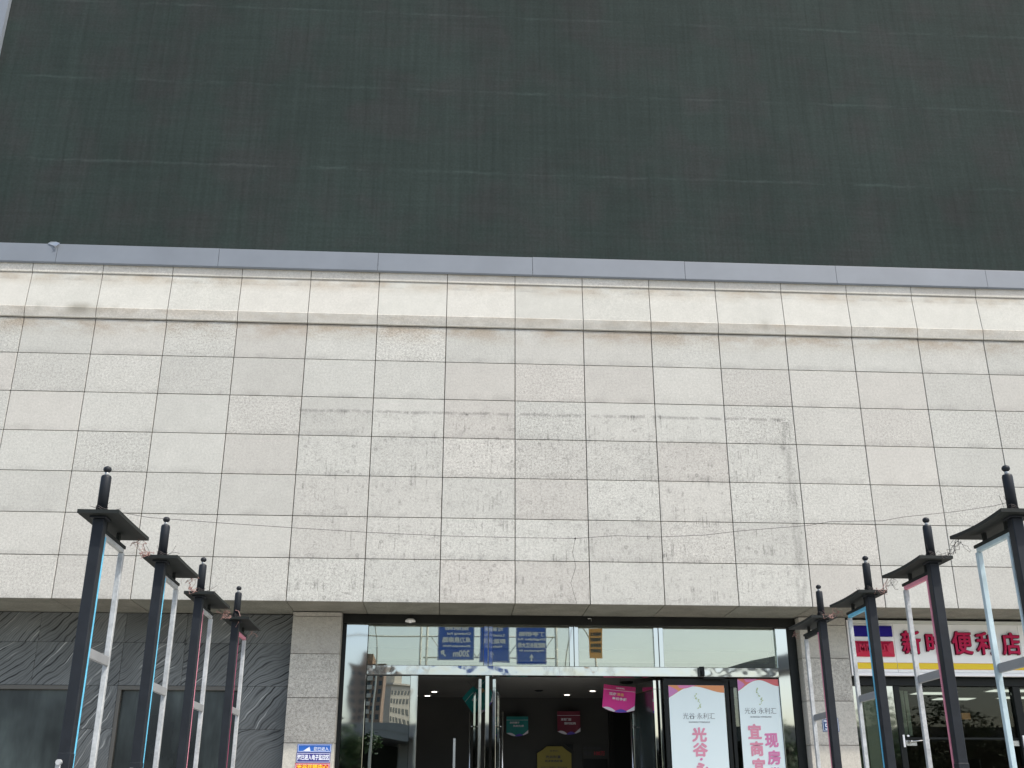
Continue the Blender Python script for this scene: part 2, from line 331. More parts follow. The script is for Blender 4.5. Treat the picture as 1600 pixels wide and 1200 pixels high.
# ------------------------------------------------------------------ object helpers
WORLD = {}
def wl(o): return WORLD.get(o.name, Vector((0, 0, 0)))
def put(o, parent, loc):
    COL.objects.link(o); loc = Vector(loc); WORLD[o.name] = loc
    if parent is not None: o.parent = parent; o.location = loc - wl(parent)
    else: o.location = loc
    return o
def tag(o, label=None, cat=None, group=None, kind=None):
    for k, v in (('label', label), ('category', cat), ('group', group), ('kind', kind)):
        if v: o[k] = v
    return o
def thing(name, loc, label, cat, group=None):
    o = bpy.data.objects.new(name, None); o.empty_display_size = 0.2
    put(o, None, loc); return tag(o, label, cat, group)
_bc = {}
def boxmesh(sx, sy, sz, mat, ch=0.0):
    k = (round(sx, 4), round(sy, 4), round(sz, 4), mat, ch)
    if k in _bc: return _bc[k]
    bm = bmesh.new(); bmesh.ops.create_cube(bm, size=1.0)
    bmesh.ops.scale(bm, vec=(sx, sy, sz), verts=bm.verts)
    if ch: bmesh.ops.bevel(bm, geom=list(bm.edges), offset=ch, segments=1, affect='EDGES')
    me = bpy.data.meshes.new('box'); bm.to_mesh(me); bm.free(); me.materials.append(M[mat]); _bc[k] = me; return me
def box(name, x0, x1, y0, y1, z0, z1, mat, parent=None, ch=0.0, kind=None):
    o = bpy.data.objects.new(name, boxmesh(x1 - x0, y1 - y0, z1 - z0, mat, ch))
    put(o, parent, ((x0 + x1) / 2, (y0 + y1) / 2, (z0 + z1) / 2))
    if kind: o['kind'] = kind
    return o
class MB:
    def __init__(s): s.v = []; s.f = []
    def box(s, x0, x1, y0, y1, z0, z1):
        n = len(s.v); s.v += [(x, y, z) for x in (x0, x1) for y in (y0, y1) for z in (z0, z1)]
        s.f += [tuple(n + i for i in q) for q in ((0, 1, 3, 2), (4, 6, 7, 5), (0, 4, 5, 1), (2, 3, 7, 6), (0, 2, 6, 4), (1, 5, 7, 3))]
        return s
    def prism(s, prof, x0, x1):          # profile of (y, z) swept along x
        n = len(s.v); k = len(prof)
        s.v += [(x0, y, z) for y, z in prof] + [(x1, y, z) for y, z in prof]
        s.f.append(tuple(range(n, n + k))); s.f.append(tuple(reversed(range(n + k, n + 2 * k))))
        for i in range(k): j = (i + 1) % k; s.f.append((n + i, n + k + i, n + k + j, n + j))
        return s
    def poly(s, pts, y0, y1):            # outline of (x, z) given thickness along y
        n = len(s.v); k = len(pts)
        s.v += [(x, y0, z) for x, z in pts] + [(x, y1, z) for x, z in pts]
        s.f.append(tuple(range(n, n + k))); s.f.append(tuple(reversed(range(n + k, n + 2 * k))))
        for i in range(k): j = (i + 1) % k; s.f.append((n + j, n + k + j, n + k + i, n + i))
        return s
    def tube(s, pts, rad, seg=8, cap=True):
        pts = [Vector(p) for p in pts]; rad = rad if isinstance(rad, (list, tuple)) else [rad] * len(pts)
        rings = []
        for i, p in enumerate(pts):
            d = (pts[min(i + 1, len(pts) - 1)] - pts[max(i - 1, 0)]).normalized()
            a = d.cross(Vector((0, 0, 1)) if abs(d.z) < 0.9 else Vector((1, 0, 0))).normalized(); b = d.cross(a)
            n = len(s.v); rings.append(n)
            for k in range(seg):
                t = 2 * math.pi * k / seg; s.v.append(tuple(p + a * math.cos(t) * rad[i] + b * math.sin(t) * rad[i]))
        for i in range(len(pts) - 1):
            for k in range(seg):
                j = (k + 1) % seg; s.f.append((rings[i] + k, rings[i] + j, rings[i + 1] + j, rings[i + 1] + k))
        if cap: s.f.append(tuple(rings[0] + k for k in reversed(range(seg)))); s.f.append(tuple(rings[-1] + k for k in range(seg)))
        return s
    def lathe(s, c, prof, seg=16):       # profile of (radius, z) round the vertical through c
        return s.tube([(c[0], c[1], c[2] + z) for r, z in prof], [max(r, 1e-4) for r, z in prof], seg)
    def build(s, name, mat, parent=None, smooth=False):
        xs = list(zip(*s.v)); c = Vector([(min(a) + max(a)) / 2 for a in xs])
        me = bpy.data.meshes.new(name); me.from_pydata([tuple(Vector(v) - c) for v in s.v], [], s.f)
        bm = bmesh.new(); bm.from_mesh(me); bmesh.ops.recalc_face_normals(bm, faces=bm.faces); bm.to_mesh(me); bm.free()
        me.materials.append(M[mat])
        if smooth: me.polygons.foreach_set('use_smooth', [True] * len(me.polygons))
        return put(bpy.data.objects.new(name, me), parent, c)
def text(name, body, x0, x1, z0, z1, y, mat, parent=None, offset=0.0, ext=0.002, bevel=0.0, spacing=1.0, back=False, keep=False, rot=0.0, bold=0.0):
    """lettering that fills the box x0..x1, z0..z1 on the plane y; back=True faces +y"""
    cu = bpy.data.curves.new(name, 'FONT'); cu.body = body; cu.size = 1.0; cu.resolution_u = 3
    cu.offset = offset; cu.extrude = 0.01; cu.space_character = spacing; cu.align_x = 'LEFT'
    if bevel: cu.bevel_depth = bevel; cu.bevel_resolution = 1
    tmp = bpy.data.objects.new(name + '_src', cu); COL.objects.link(tmp)
    dg = bpy.context.evaluated_depsgraph_get(); me = bpy.data.meshes.new_from_object(tmp.evaluated_get(dg))
    bpy.data.objects.remove(tmp); bpy.data.curves.remove(cu)
    if not len(me.vertices): print('EMPTY TEXT', body); me.from_pydata([(0, 0, 0), (1, 0, 0), (0, 1, 0.01)], [], [(0, 1, 2)])
    xs = [v.co.x for v in me.vertices]; ys = [v.co.y for v in me.vertices]; zs = [v.co.z for v in me.vertices]
    W = max(xs) - min(xs); H = max(ys) - min(ys); D = max(max(zs) - min(zs), 1e-6)
    sx = (x1 - x0) / W; sz = (z1 - z0) / H
    if keep: sx = sz = min(sx, sz)
    mx, my = (max(xs) + min(xs)) / 2, (max(ys) + min(ys)) / 2
    zlo = min(zs)
    for v in me.vertices:
        a = (v.co.x - mx) * sx; b = (v.co.y - my) * sz; d = (v.co.z - zlo) / D * ext
        if rot: a, b = a * math.cos(rot) - b * math.sin(rot), a * math.sin(rot) + b * math.cos(rot)
        v.co = (a, -d, b) if not back else (-a, d, b)
    if bold:                      # heavy weight: the outline repeated with a small shift, each a hair further forward
        vv = [tuple(v.co) for v in me.vertices]; ff = [tuple(p_.vertices) for p_ in me.polygons]; V2, F2 = [], []
        for q_, (da, db) in enumerate(((0, 0), (bold, 0), (-bold, 0), (0, bold), (0, -bold), (bold, bold), (-bold, -bold))):
            n_ = len(V2); V2 += [(v_[0] + da, v_[1] - (0.0004 if not back else -0.0004) * q_, v_[2] + db) for v_ in vv]; F2 += [tuple(n_ + i for i in p_) for p_ in ff]
        me = bpy.data.meshes.new(name); me.from_pydata(V2, [], F2)
    me.materials.clear(); me.materials.append(M[mat])
    for pl in me.polygons: pl.material_index = 0
    return put(bpy.data.objects.new(name, me), parent, ((x0 + x1) / 2, y, (z0 + z1) / 2))

# ================================================================== SETTING
g = MB().box(-600, 600, -600, 600, -0.02, 0.0).build('ground', 'asphalt'); tag(g, kind='structure')
g = MB().box(-40, 40, -22, 0.0, 0.0, 0.12).build('pavement', 'paving'); tag(g, kind='structure')

ASP = 0.573144; ZB = 4.1671
GAP = 0.0058
COLS = range(-10, 11)
ZJ = [ZB + ASP * k for k in range(7)] + [8.151]

wall = thing('granite_wall', (0.5, 0.0, ZB), 'broad pale granite upper wall with stained slabs under the dark screen', 'wall')
box('wall_core', -10.0, 11.0, 0.030, 0.30, ZB + 0.03, 9.02, 'gap', wall)
for c in COLS:
    for k in range(7):
        dy = R_.uniform(-0.0015, 0.0015)
        o = box('granite_tile', c + GAP, c + 1 - GAP, 0.0 + dy, 0.028 + dy, ZJ[k] + GAP * 0.8, ZJ[k + 1] - GAP * 0.8, 'granite', wall, 0.0025)
        o.rotation_euler = (R_.uniform(-.0015, .0015), 0, R_.uniform(-.001, .001))
    # the moulded cornice above: lower lip, leaning frieze slab, upper lip
    g_ = 0.005
    _m = _bc.get('lip2')
    if _m is None:
        def reuse(name, prof, mat):
            me_o = MB().prism(prof, c + g_, c + 1 - g_).build(name, mat, wall); return me_o
        a = reuse('lower_lip', [(-0.044, 8.317), (-0.048, 8.310), (-0.020, 8.171), (-0.006, 8.163), (0.028, 8.163), (0.028, 8.317)], 'lip')
        b = reuse('frieze_slab', [(-0.002, 8.866), (0.0, 8.860), (-0.040, 8.326), (-0.040, 8.318), (0.028, 8.318), (0.028, 8.866)], 'frieze')
        d = reuse('upper_lip', [(-0.026, 9.044), (-0.030, 9.036), (-0.014, 8.882), (-0.004, 8.873), (0.028, 8.873), (0.028, 9.044)], 'lip')
        _bc['lip2'] = (a.data, b.data, d.data, c, (wl(a), wl(b), wl(d)), (a.name, b.name, d.name))
    else:
        for nm, me, p0 in zip(('lower_lip', 'frieze_slab', 'upper_lip'), _m[:3], _m[4]):
            put(bpy.data.objects.new(nm, me), wall, p0 + Vector((c - _m[3], 0, 0)))
# soffit slabs
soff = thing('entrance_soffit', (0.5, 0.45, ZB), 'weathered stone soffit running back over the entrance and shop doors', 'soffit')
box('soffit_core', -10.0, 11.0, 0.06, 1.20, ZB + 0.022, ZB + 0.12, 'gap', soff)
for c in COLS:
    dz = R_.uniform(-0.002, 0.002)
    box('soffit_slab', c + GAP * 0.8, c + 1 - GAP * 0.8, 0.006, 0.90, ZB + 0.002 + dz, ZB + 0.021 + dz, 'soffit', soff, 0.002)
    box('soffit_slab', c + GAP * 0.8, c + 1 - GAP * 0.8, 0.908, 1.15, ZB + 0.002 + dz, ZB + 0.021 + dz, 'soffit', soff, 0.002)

# building mass behind
bm_ = thing('building_body', (0.5, 12, 0), 'plain grey body of the commercial building behind the facade', 'building')
box('upper_storeys', -12.0, 14.0, 0.34, 24, ZB + 0.15, 20.9, 'body', bm_)
box('side_wall', -12.0, -10.0, 0.34, 24, 0.1, ZB + 0.14, 'body', bm_)
box('side_wall', 11.0, 14.0, 0.34, 24, 0.1, ZB + 0.14, 'body', bm_)
box('rear_wall', -9.99, 10.99, 8.0, 8.3, 0.1, ZB + 0.14, 'body', bm_)

# ------------------------------------------------------------------ screen
scr = thing('led_screen', (0.9, -0.05, 9.28), 'huge dark grey led screen switched off above the granite wall', 'screen')
box('screen_back', -8.1, 12.4, 0.02, 0.30, 9.10, 20.3, 'black', scr)
X0 = -0.85
for i in range(-5, 9):
    for j in range(0, 8):
        x0 = X0 + 1.5 * i; x1 = x0 + 1.5
        if i == -5: x0 = -8.098
        z0 = 9.275 + 1.5 * (j) - (0.0); z1 = min(z0 + 1.5, 20.25)
        if z0 >= 20.2: continue
        if i == 8: x1 = 12.38
        if j == 0: z0 = 9.12
        box('screen_panel', x0 + 0.0004, x1 - 0.0004, -0.035 + R_.uniform(-.0004, .0004), 0.018, z0 + 0.0004, z1 - 0.0004, 'led', scr)
BJ = [-10.9, -8.98, -6.68, -4.355, -2.03, 0.26, 2.55, 4.86, 7.19, 9.5, 12.7]
for a, b in zip(BJ[:-1], BJ[1:]):
    dy = R_.uniform(-0.004, 0.004); dz = R_.uniform(-0.004, 0.004)
    ob = MB().prism([(-0.062 + dy, 9.312 + dz), (-0.065 + dy, 9.307 + dz), (-0.065 + dy, 9.020), (-0.052 + dy, 9.000), (-0.034, 9.000), (-0.034, 9.047), (0.012, 9.047), (0.012, 9.11), (-0.045, 9.11), (-0.045, 9.312 + dz)],
                    a + 0.003, b - 0.003).build('bottom_frame_section', 'flash', scr)
for k in range(5):
    box('side_frame_section', -8.50, -8.1015, -0.125, 0.012, 9.318 + 2.3 * k + 0.003, min(9.318 + 2.3 * (k + 1), 20.30) - 0.003, 'flash', scr)
    box('side_frame_section', 12.405, 12.70, -0.125, 0.012, 9.318 + 2.3 * k + 0.003, min(9.318 + 2.3 * (k + 1), 20.30) - 0.003, 'flash', scr)
box('top_frame', -8.50, 12.70, -0.125, 0.012, 20.30, 20.6, 'flash', scr)
# torn corner of the sheet metal
t_ = MB()
P = [(-6.83, -0.068, 9.314), (-6.79, -0.078, 9.336), (-6.71, -0.085, 9.333), (-6.64, -0.11, 9.300), (-6.69, -0.095, 9.265), (-6.725, -0.082, 9.220), (-6.745, -0.068, 9.18), (-6.71, -0.076, 9.25), (-6.76, -0.072, 9.285)]
t_.v = P + [(x, y - 0.004, z - 0.004) for x, y, z in P]
k = len(P)
t_.f = [(0, 1, 2, 8), (2, 3, 4, 8), (4, 5, 7, 8), (5, 6, 7), (9, 17, 11, 10), (11, 17, 13, 12), (13, 17, 16, 14), (14, 16, 15)] + [(i, i + k, (i + 1) % k + k, (i + 1) % k) for i in range(7)]
tr = t_.build('torn_flap', 'tear', scr); tr['label'] = 'crumpled torn corner of the sheet metal frame'

# ------------------------------------------------------------------ piers
def pier(x0, x1, label):
    p = thing('granite_pier', ((x0 + x1) / 2, 0.95, 0), label, 'pier')
    box('pier_core', x0 + 0.03, x1 - 0.03, 0.78, 1.25, 0.12, ZB - 0.01, 'gap', p)
    zs = [4.160, 4.101 if x0 < 0 else 4.05] + [3.597 - ASP * k for k in range(7)]
    zs = [z for z in zs if z > 0.13] + [0.125]
    for a, b in zip(zs[:-1], zs[1:]):
        d = R_.uniform(-.001, .001)
        box('granite_tile', x0 + 0.004, x1 - 0.004, 0.75 + d, 0.775 + d, b + 0.004, a - 0.003, 'pier', p, 0.002)
        box('granite_tile', x0, x0 + 0.025, 0.780, 1.24, b + 0.004, a - 0.003, 'pier', p, 0.002)
        box('granite_tile', x1 - 0.025, x1, 0.780, 1.24, b + 0.004, a - 0.003, 'pier', p, 0.002)
    return p
pier(-3.0, -2.335, 'grey granite pier left of the glass entrance doors')
pier(4.03, 4.70, 'grey granite pier between the glass entrance and the convenience store')

# ------------------------------------------------------------------ left wall of veined black stone
vw = thing('veined_stone_wall', (-6.5, 1.05, 0.12), 'dark wavy veined stone wall with shop windows at the left', 'wall')
def stone(x0, x1, z0, z1):
    d = R_.uniform(-.002, .002)
    o = box('stone_tile', x0 + 0.0015, x1 - 0.0015, 1.0 + d, 1.025 + d, z0 + 0.0015, z1 - 0.0015, 'veined', vw, 0.0015)
    return o
box('wall_core', -10.0, -5.82, 1.03, 1.3, 3.22, 4.16, 'gap', vw); box('wall_core', -5.79, -5.30, 1.03, 1.3, 0.12, 4.16, 'gap', vw)
box('wall_core', -5.29, -3.66, 1.03, 1.3, 3.22, 4.16, 'gap', vw); box('wall_core', -3.64, -2.95, 1.03, 1.3, 0.12, 4.16, 'gap', vw)
VX = [-9.9, -8.75, -7.55, -6.45, -5.30, -4.47, -3.65, -2.97]
for a, b in zip(VX[:-1], VX[1:]):
    stone(a, b, 3.762, 4.160); stone(a, b, 3.192, 3.762)
zr = [3.192, 2.632, 2.06, 1.49, 0.92, 0.35, 0.125]
for a, b in zip(zr[:-1], zr[1:]):
    stone(-5.80, -5.30, b, a); stone(-3.65, -2.97, b, a)
    if a < 1.0:
        for c_, d_ in zip([-9.9, -8.6, -7.2], [-8.6, -7.2, -5.80]): stone(c_, d_, b, a)
        stone(-5.30, -4.47, b, a); stone(-4.47, -3.65, b, a)
M['bronze'] = flat('bronze_anodised_frame', (0.11, 0.105, 0.09), 0.4, 0.3)
for (a, b, mull) in ((-9.9, -5.803, (-7.85,)), (-5.298, -3.653, ())):
    wn_ = box('window', a + 0.004, b - 0.004, 1.055, 1.063, 0.925, 3.188, 'glass_dirty_reflect', vw)
    for (n_, xa, xb, za, zb) in (('frame', a + .001, b - .001, 3.135, 3.190), ('frame', a + .001, b - .001, 0.921, 0.97), ('frame', a + .001, a + 0.05, 0.97, 3.135), ('frame', b - 0.05, b - .001, 0.97, 3.135)):
        box(n_, xa, xb, 0.990, 1.05, za, zb, 'bronze', wn_, 0.003)
    for m_ in mull: box('mullion', m_ - 0.025, m_ + 0.025, 0.990, 1.05, 0.97, 3.135, 'bronze', wn_, 0.003)

# ------------------------------------------------------------------ glass entrance
ent = thing('glass_entrance', (0.85, 1.0, 0.12), 'wide glass entrance with mirror steel frame and open doors between the granite piers', 'entrance')
box('header', -2.333, 4.028, 0.905, 1.10, 4.040, 4.164, 'black_head', ent, 0.003)
box('outer_frame', -2.333, -2.282, 0.93, 1.10, 0.122, 4.038, 'black', ent, 0.003)
box('outer_frame', 3.905, 4.028, 0.93, 1.10, 0.122, 4.038, 'black', ent, 0.003)
box('jamb', -2.280, -1.978, 0.95, 1.09, 0.122, 4.037, 'steel', ent, 0.004)
box('jamb', 3.738, 3.903, 0.95, 1.09, 0.122, 4.037, 'steel', ent, 0.004)
box('transom_bar', -1.976, 3.736, 0.915, 1.07, 3.350, 3.480, 'steel_bar', ent, 0.006)
MU = [(-0.378, -0.253), (0.815, 0.945), (2.005, 2.141)]
for a, b in MU:
    mid = (a + b) / 2
    box('mullion', a, mid - 0.004, 0.955, 1.06, 3.482, 4.037, 'steel', ent, 0.003); box('mullion', mid + 0.004, b, 0.955, 1.06, 3.482, 4.037, 'steel', ent, 0.003)
for a, b in ((-1.974, -0.380), (-0.251, 0.813), (0.947, 2.003), (2.143, 3.734)):
    box('transom_pane', a, b, 0.995, 1.005, 3.484, 4.036, 'glass_transom', ent)
box('bulkhead', -1.97, 3.73, 1.12, 1.30, 3.745, 4.16, 'bulkhead', ent)
box('bulkhead', -1.97, 3.73, 1.32, 1.50, 3.610, 4.16, 'bulkhead', ent)
sl = box('sidelight_pane', -1.965, -1.378, 0.995, 1.005, 0.16, 3.345, 'glass_side', ent)
box('stile', -1.376, -1.268, 0.97, 1.03, 0.122, 3.348, 'steel', ent, 0.004)
box('centre_post', -0.352, -0.296, 0.93, 1.02, 0.122, 3.348, 'steel', ent, 0.004)
def door(x, y, ang, wid, label=None, handle=True, zt=3.32, pane='glass_door', edge='steel'):
    """glass leaf hinged at x, y and turned by ang degrees (0 = closed, towards +x)"""
    d = bpy.data.objects.new('door', boxmesh(wid - 0.10, 0.010, zt - 0.22 - 0.12, pane))
    h = Vector((x, y, 0)); ca, sa = math.cos(math.radians(ang)), math.sin(math.radians(ang))
    def L(u, v, z): return Vector((x + u * ca - v * sa, y + u * sa + v * ca, z))
    c0 = L(wid / 2, 0, (0.22 + zt - 0.12) / 2); put(d, ent, c0); d.rotation_euler = (0, 0, math.radians(ang))
    def sub(name, u0, u1, v0, v1, z0, z1, mat, ch=0.003):
        o = bpy.data.objects.new(name, boxmesh(u1 - u0, v1 - v0, z1 - z0, mat, ch)); COL.objects.link(o); o.parent = d
        o.location = ((u0 + u1) / 2 - wid / 2, (v0 + v1) / 2, (z0 + z1) / 2 - c0.z)
    sub('rail', 0, wid, -0.022, 0.022, zt - 0.12, zt, edge); sub('rail', 0, wid, -0.022, 0.022, 0.125, 0.22, edge)
    sub('stile', 0, 0.05, -0.022, 0.022, 0.221, zt - 0.121, edge); sub('stile', wid - 0.05, wid, -0.022, 0.022, 0.221, zt - 0.121, edge)
    if handle:
        for sgn in (-1, 1):
            mb = MB(); mb.tube([(0, 0, 0.75), (0, 0, 2.95)], 0.017, 10)
            for zz in (0.95, 2.75): mb.tube([(0, 0, zz), (0, -sgn * 0.06, zz)], 0.010, 8)
            me = bpy.data.meshes.new('handle'); me.from_pydata(mb.v, [], mb.f); me.materials.append(M['steel_dull'])
            me.polygons.foreach_set('use_smooth', [True] * len(me.polygons))
            o = bpy.data.objects.new('handle', me); COL.objects.link(o); o.parent = d; o.location = (wid / 2 - 0.10, sgn * 0.07, -c0.z)
    if label: d['label'] = label
    return d
door(-0.42, 1.06, 93, 0.92); door(-0.225, 1.06, 84, 0.92); 
door(2.085, 1.06, 95, 0.92, None, True, 3.32, 'glass_dirty_reflect'); door(2.01, 1.07, 101, 0.90, None, True, 3.32, 'glass_dirty_reflect')
door(2.118, 0.99, 0, 0.905, 'closed glass leaf with black frame behind the first poster', False, 3.335, 'glass_door', 'black')
door(3.045, 1.005, 0, 0.69, 'closed glass leaf with black frame behind the second poster', False, 3.340, 'glass_door', 'black')
# low inner gate frames seen between the leaves
for xx in (-0.75, -0.10): box('inner_post', xx - 0.02, xx + 0.02, 2.38, 2.42, 0.12, 2.62, 'steel_dull', ent, 0.003)

# lobby
lob = MB().box(-2.33, 4.0, 1.3, 4.75, 0.08, 0.12).build('lobby_floor', 'floor_in'); tag(lob, kind='structure')
o = box('lobby_ceiling', -2.33, 4.0, 1.52, 4.75, 3.42, 3.50, 'ceiling'); tag(o, kind='structure')
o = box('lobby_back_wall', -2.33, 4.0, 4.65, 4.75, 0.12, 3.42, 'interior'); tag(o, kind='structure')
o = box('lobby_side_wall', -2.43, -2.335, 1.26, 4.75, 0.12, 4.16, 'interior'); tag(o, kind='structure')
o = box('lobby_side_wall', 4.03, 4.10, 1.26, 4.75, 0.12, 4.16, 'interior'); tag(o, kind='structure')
dw = thing('lift_doorway', (2.45, 4.6, 0.12), 'black doorway in the lobby back wall behind the right hand doors', 'doorway')
box('door_panel', 1.93, 2.95, 4.60, 4.645, 0.12, 3.2, 'black', dw); box('lintel', 1.86, 3.02, 4.56, 4.645, 3.205, 3.30, 'black_head', dw)
box('door_frame', 1.86, 1.925, 4.57, 4.645, 0.12, 3.2, 'black_head', dw); box('door_frame', 2.955, 3.02, 4.57, 4.645, 0.12, 3.2, 'black_head', dw)
def downlight(x, y, lab, lit=True):
    t = thing('downlight', (x, y, 3.42), lab, 'ceiling light')
    MB().lathe((x, y, 3.42), [(0.045, -0.012), (0.065, -0.012), (0.068, -0.006), (0.068, -0.0005)], 20).build('bezel', 'white_trim' if lit else 'black', t, True)
    MB().lathe((x, y, 3.42), [(0.044, -0.017), (0.044, -0.0125)], 20).build('lamp_face', 'lamp' if lit else 'window_dark', t, True)
downlight(-1.08, 3.70, 'lit round downlight in the ceiling behind the left hand doors')
downlight(1.10, 4.05, 'lit round downlight left of the middle of the right hand doorway ceiling')
downlight(1.445, 3.42, 'lit round downlight nearest the pink hanging flag')
downlight(0.59, 3.5, 'dark unlit downlight in the ceiling beside the centre door post', False)
downlight(-1.2, 4.35, 'small lit downlight deep behind the left hand doors')
sp = thing('ceiling_speaker', (1.80, 2.2, 3.42), 'black round ceiling speaker above the pink flag', 'speaker')
MB().lathe((1.80, 2.2, 3.42), [(0.06, -0.03), (0.10, -0.02), (0.11, -0.001)], 20).build('speaker_grille', 'black', sp, True)

# flags
def flag(x0, x1, z0, z1, y, m_body, m_top, lab, lines, yaw=0.0, roll=0.0, dip=0.05):
    cx, cz = (x0 + x1) / 2, (z0 + z1) / 2
    t = thing('hanging_flag', (cx, y, z1), lab, 'flag', 'paper flags hanging in the lobby')
    W = x1 - x0; H = z1 - z0
    def bottom(s): return z0 + dip * (1 - 4 * (s - 0.5) ** 2) * -1 + dip * 0.5
    def sheet(name, s0, s1, top, bot, yy, mat, n=8):
        mb = MB(); k = n + 1
        for i in range(k):
            s = s0 + (s1 - s0) * i / n; x = x0 + W * s; c = 0.018 * math.sin(s * 5.0)
            zt_, zb_ = top(s), bot(s)
            mb.v += [(x, y + c + yy, zt_), (x, y + c + yy, zb_), (x, y + c + yy + 0.003, zt_), (x, y + c + yy + 0.003, zb_)]
        for i in range(n):
            a = 4 * i; b = a + 4
            mb.f += [(a, b, b + 1, a + 1), (a + 2, a + 3, b + 3, b + 2), (a, a + 2, b + 2, b), (a + 1, b + 1, b + 3, a + 3)]
        mb.f += [(0, 1, 3, 2), (4 * n, 4 * n + 2, 4 * n + 3, 4 * n + 1)]
        return mb.build(name, mat, t)
    sheet('flag_sheet', 0, 1, lambda s: z1 - H * 0.20, bottom, 0, m_body)
    sheet('flag_header', 0, 1, lambda s: z1, lambda s: z1 - H * 0.185, 0, m_top)
    sheet('header_line', 0, 1, lambda s: z1 - H * 0.186, lambda s: z1 - H * 0.199, 0, 'flag_white')
    sheet('lower_print', 0.0, 0.48, lambda s: bottom(s) + H * (0.13 * math.sin(math.pi * s / 0.48) + 0.003), lambda s: bottom(s) + 0.002, -0.004, 'flag_white')
    sheet('lower_print', 0.68, 1.0, lambda s: bottom(s) + H * (0.02 + 0.16 * (s - 0.68) / 0.32), lambda s: bottom(s) + 0.002, -0.004, 'flag_white')
    sheet('lower_print', 0.38, 0.78, lambda s: bottom(s) + H * 0.13 * math.sin(math.pi * (s - 0.38) / 0.4) + 0.003, lambda s: bottom(s) + 0.002, -0.006, 'flag_violet')
    for (body, s0, s1, t0, t1, mt, rt) in lines:
        text('lettering', body, x0 + W * s0, x0 + W * s1, z0 + H * t0, z0 + H * t1, y - 0.024, mt, t, offset=0.02, ext=0.0015, rot=rt)
    MB().tube([(cx, y, z1), (cx + 0.01, y, z1 + 0.05), (cx, y, 3.42)], 0.0015, 5).build('string', 'wire_dark', t)
    t.rotation_euler = (0, roll, yaw)
    return t
flag(1.375, 1.835, 2.955, 3.30, 1.62, 'flag_pink', 'flag_top', 'hot pink paper flag with white characters hanging in the right hand doorway',
     (('光谷永利汇', 0.38, 0.66, 0.86, 0.92, 'flag_white', 0), ('现房', 0.18, 0.40, 0.58, 0.70, 'flag_white', 0), ('清盘', 0.42, 0.64, 0.58, 0.70, 'flag_orange', 0), ('最后争藏', 0.28, 0.74, 0.40, 0.52, 'flag_white', 0)), 0.0, 0.10)
flag(-0.74, -0.28, 2.93, 3.30, 2.0, 'flag_teal', 'flag_teal', 'teal paper flag twisted sideways behind the centre door handles',
     (('现房', 0.2, 0.5, 0.55, 0.70, 'flag_white', 0), ('清盘', 0.52, 0.8, 0.55, 0.70, 'flag_orange', 0)), 0.6, -0.75)
flag(0.12, 0.48, 2.80, 3.09, 4.40, 'flag_teal', 'flag_teal', 'dim teal paper flag on the lobby back wall right of the centre handles',
     (('永利铺子', 0.15, 0.6, 0.60, 0.72, 'flag_white', 0), ('先到先得', 0.3, 0.8, 0.42, 0.54, 'flag_white', 0)))
flag(0.97, 1.35, 2.83, 3.18, 4.40, 'flag_red', 'flag_red', 'dark red paper flag before the lobby back wall, above the notices',
     (('准现门面', 0.15, 0.6, 0.56, 0.68, 'flag_white', 0), ('限时抢购', 0.3, 0.8, 0.38, 0.50, 'flag_white', 0)))
# notices on the back wall
nt = thing('yellow_notice', (0.93, 4.6, 1.2), 'yellow notice board with cut corners standing against the lobby back wall', 'notice board')
MB().poly([(0.64, 1.2), (1.21, 1.2), (1.21, 2.52), (1.12, 2.58), (1.06, 2.63), (0.80, 2.63), (0.74, 2.58), (0.64, 2.52)], 4.56, 4.60).build('board', 'yellow_poster', nt)
text('lettering', '永利汇', 0.85, 1.0, 2.545, 2.575, 4.558, 'ink', nt, 0.01); text('lettering', '光谷财富', 0.78, 1.03, 2.44, 2.49, 4.558, 'ink', nt, 0.02)
text('lettering', '投资首选旺铺', 0.77, 1.06, 2.38, 2.42, 4.558, 'ink', nt, 0.02); text('lettering', '地铁口 带租约 即买即收', 0.70, 1.14, 2.285, 2.315, 4.558, 'ink', nt)
text('lettering', '均价', 0.69, 0.84, 2.16, 2.26, 4.558, 'ink', nt, 0.02); text('lettering', '首付', 0.95, 1.10, 2.16, 2.26, 4.558, 'ink', nt, 0.02)
MB().poly([(1.10, 2.66), (1.24, 2.66), (1.24, 2.56), (1.16, 2.62)], 4.53, 4.55).build('corner_bow', 'black', nt)
np_ = thing('wall_notice', (1.6, 4.63, 1.4), 'grey notice with red numerals over a dark picture on the lobby back wall', 'notice board')
box('board', 1.40, 1.83, 4.62, 4.645, 1.3, 2.66, 'interior', np_); box('picture', 1.41, 1.82, 4.610, 4.618, 1.5, 2.44, 'black', np_)
text('lettering', '首付仅需', 1.42, 1.72, 2.59, 2.63, 4.618, 'ink', np_); text('lettering', '首付', 1.43, 1.56, 2.49, 2.56, 4.618, 'ink', np_, 0.02); text('lettering', '100万', 1.60, 1.78, 2.49, 2.56, 4.618, 'plate_red', np_, 0.02)
for (a, b, z_) in ((1.44, 1.50, 2.22), (1.52, 1.62, 2.26), (1.66, 1.74, 2.28)): MB().lathe(((a + b) / 2, 4.604, 0), [(0.03, 1.55), (0.04, 1.9), (0.02, 2.0), (0.015, z_)], 8).build('pictured_figure', 'grey_wall', np_)

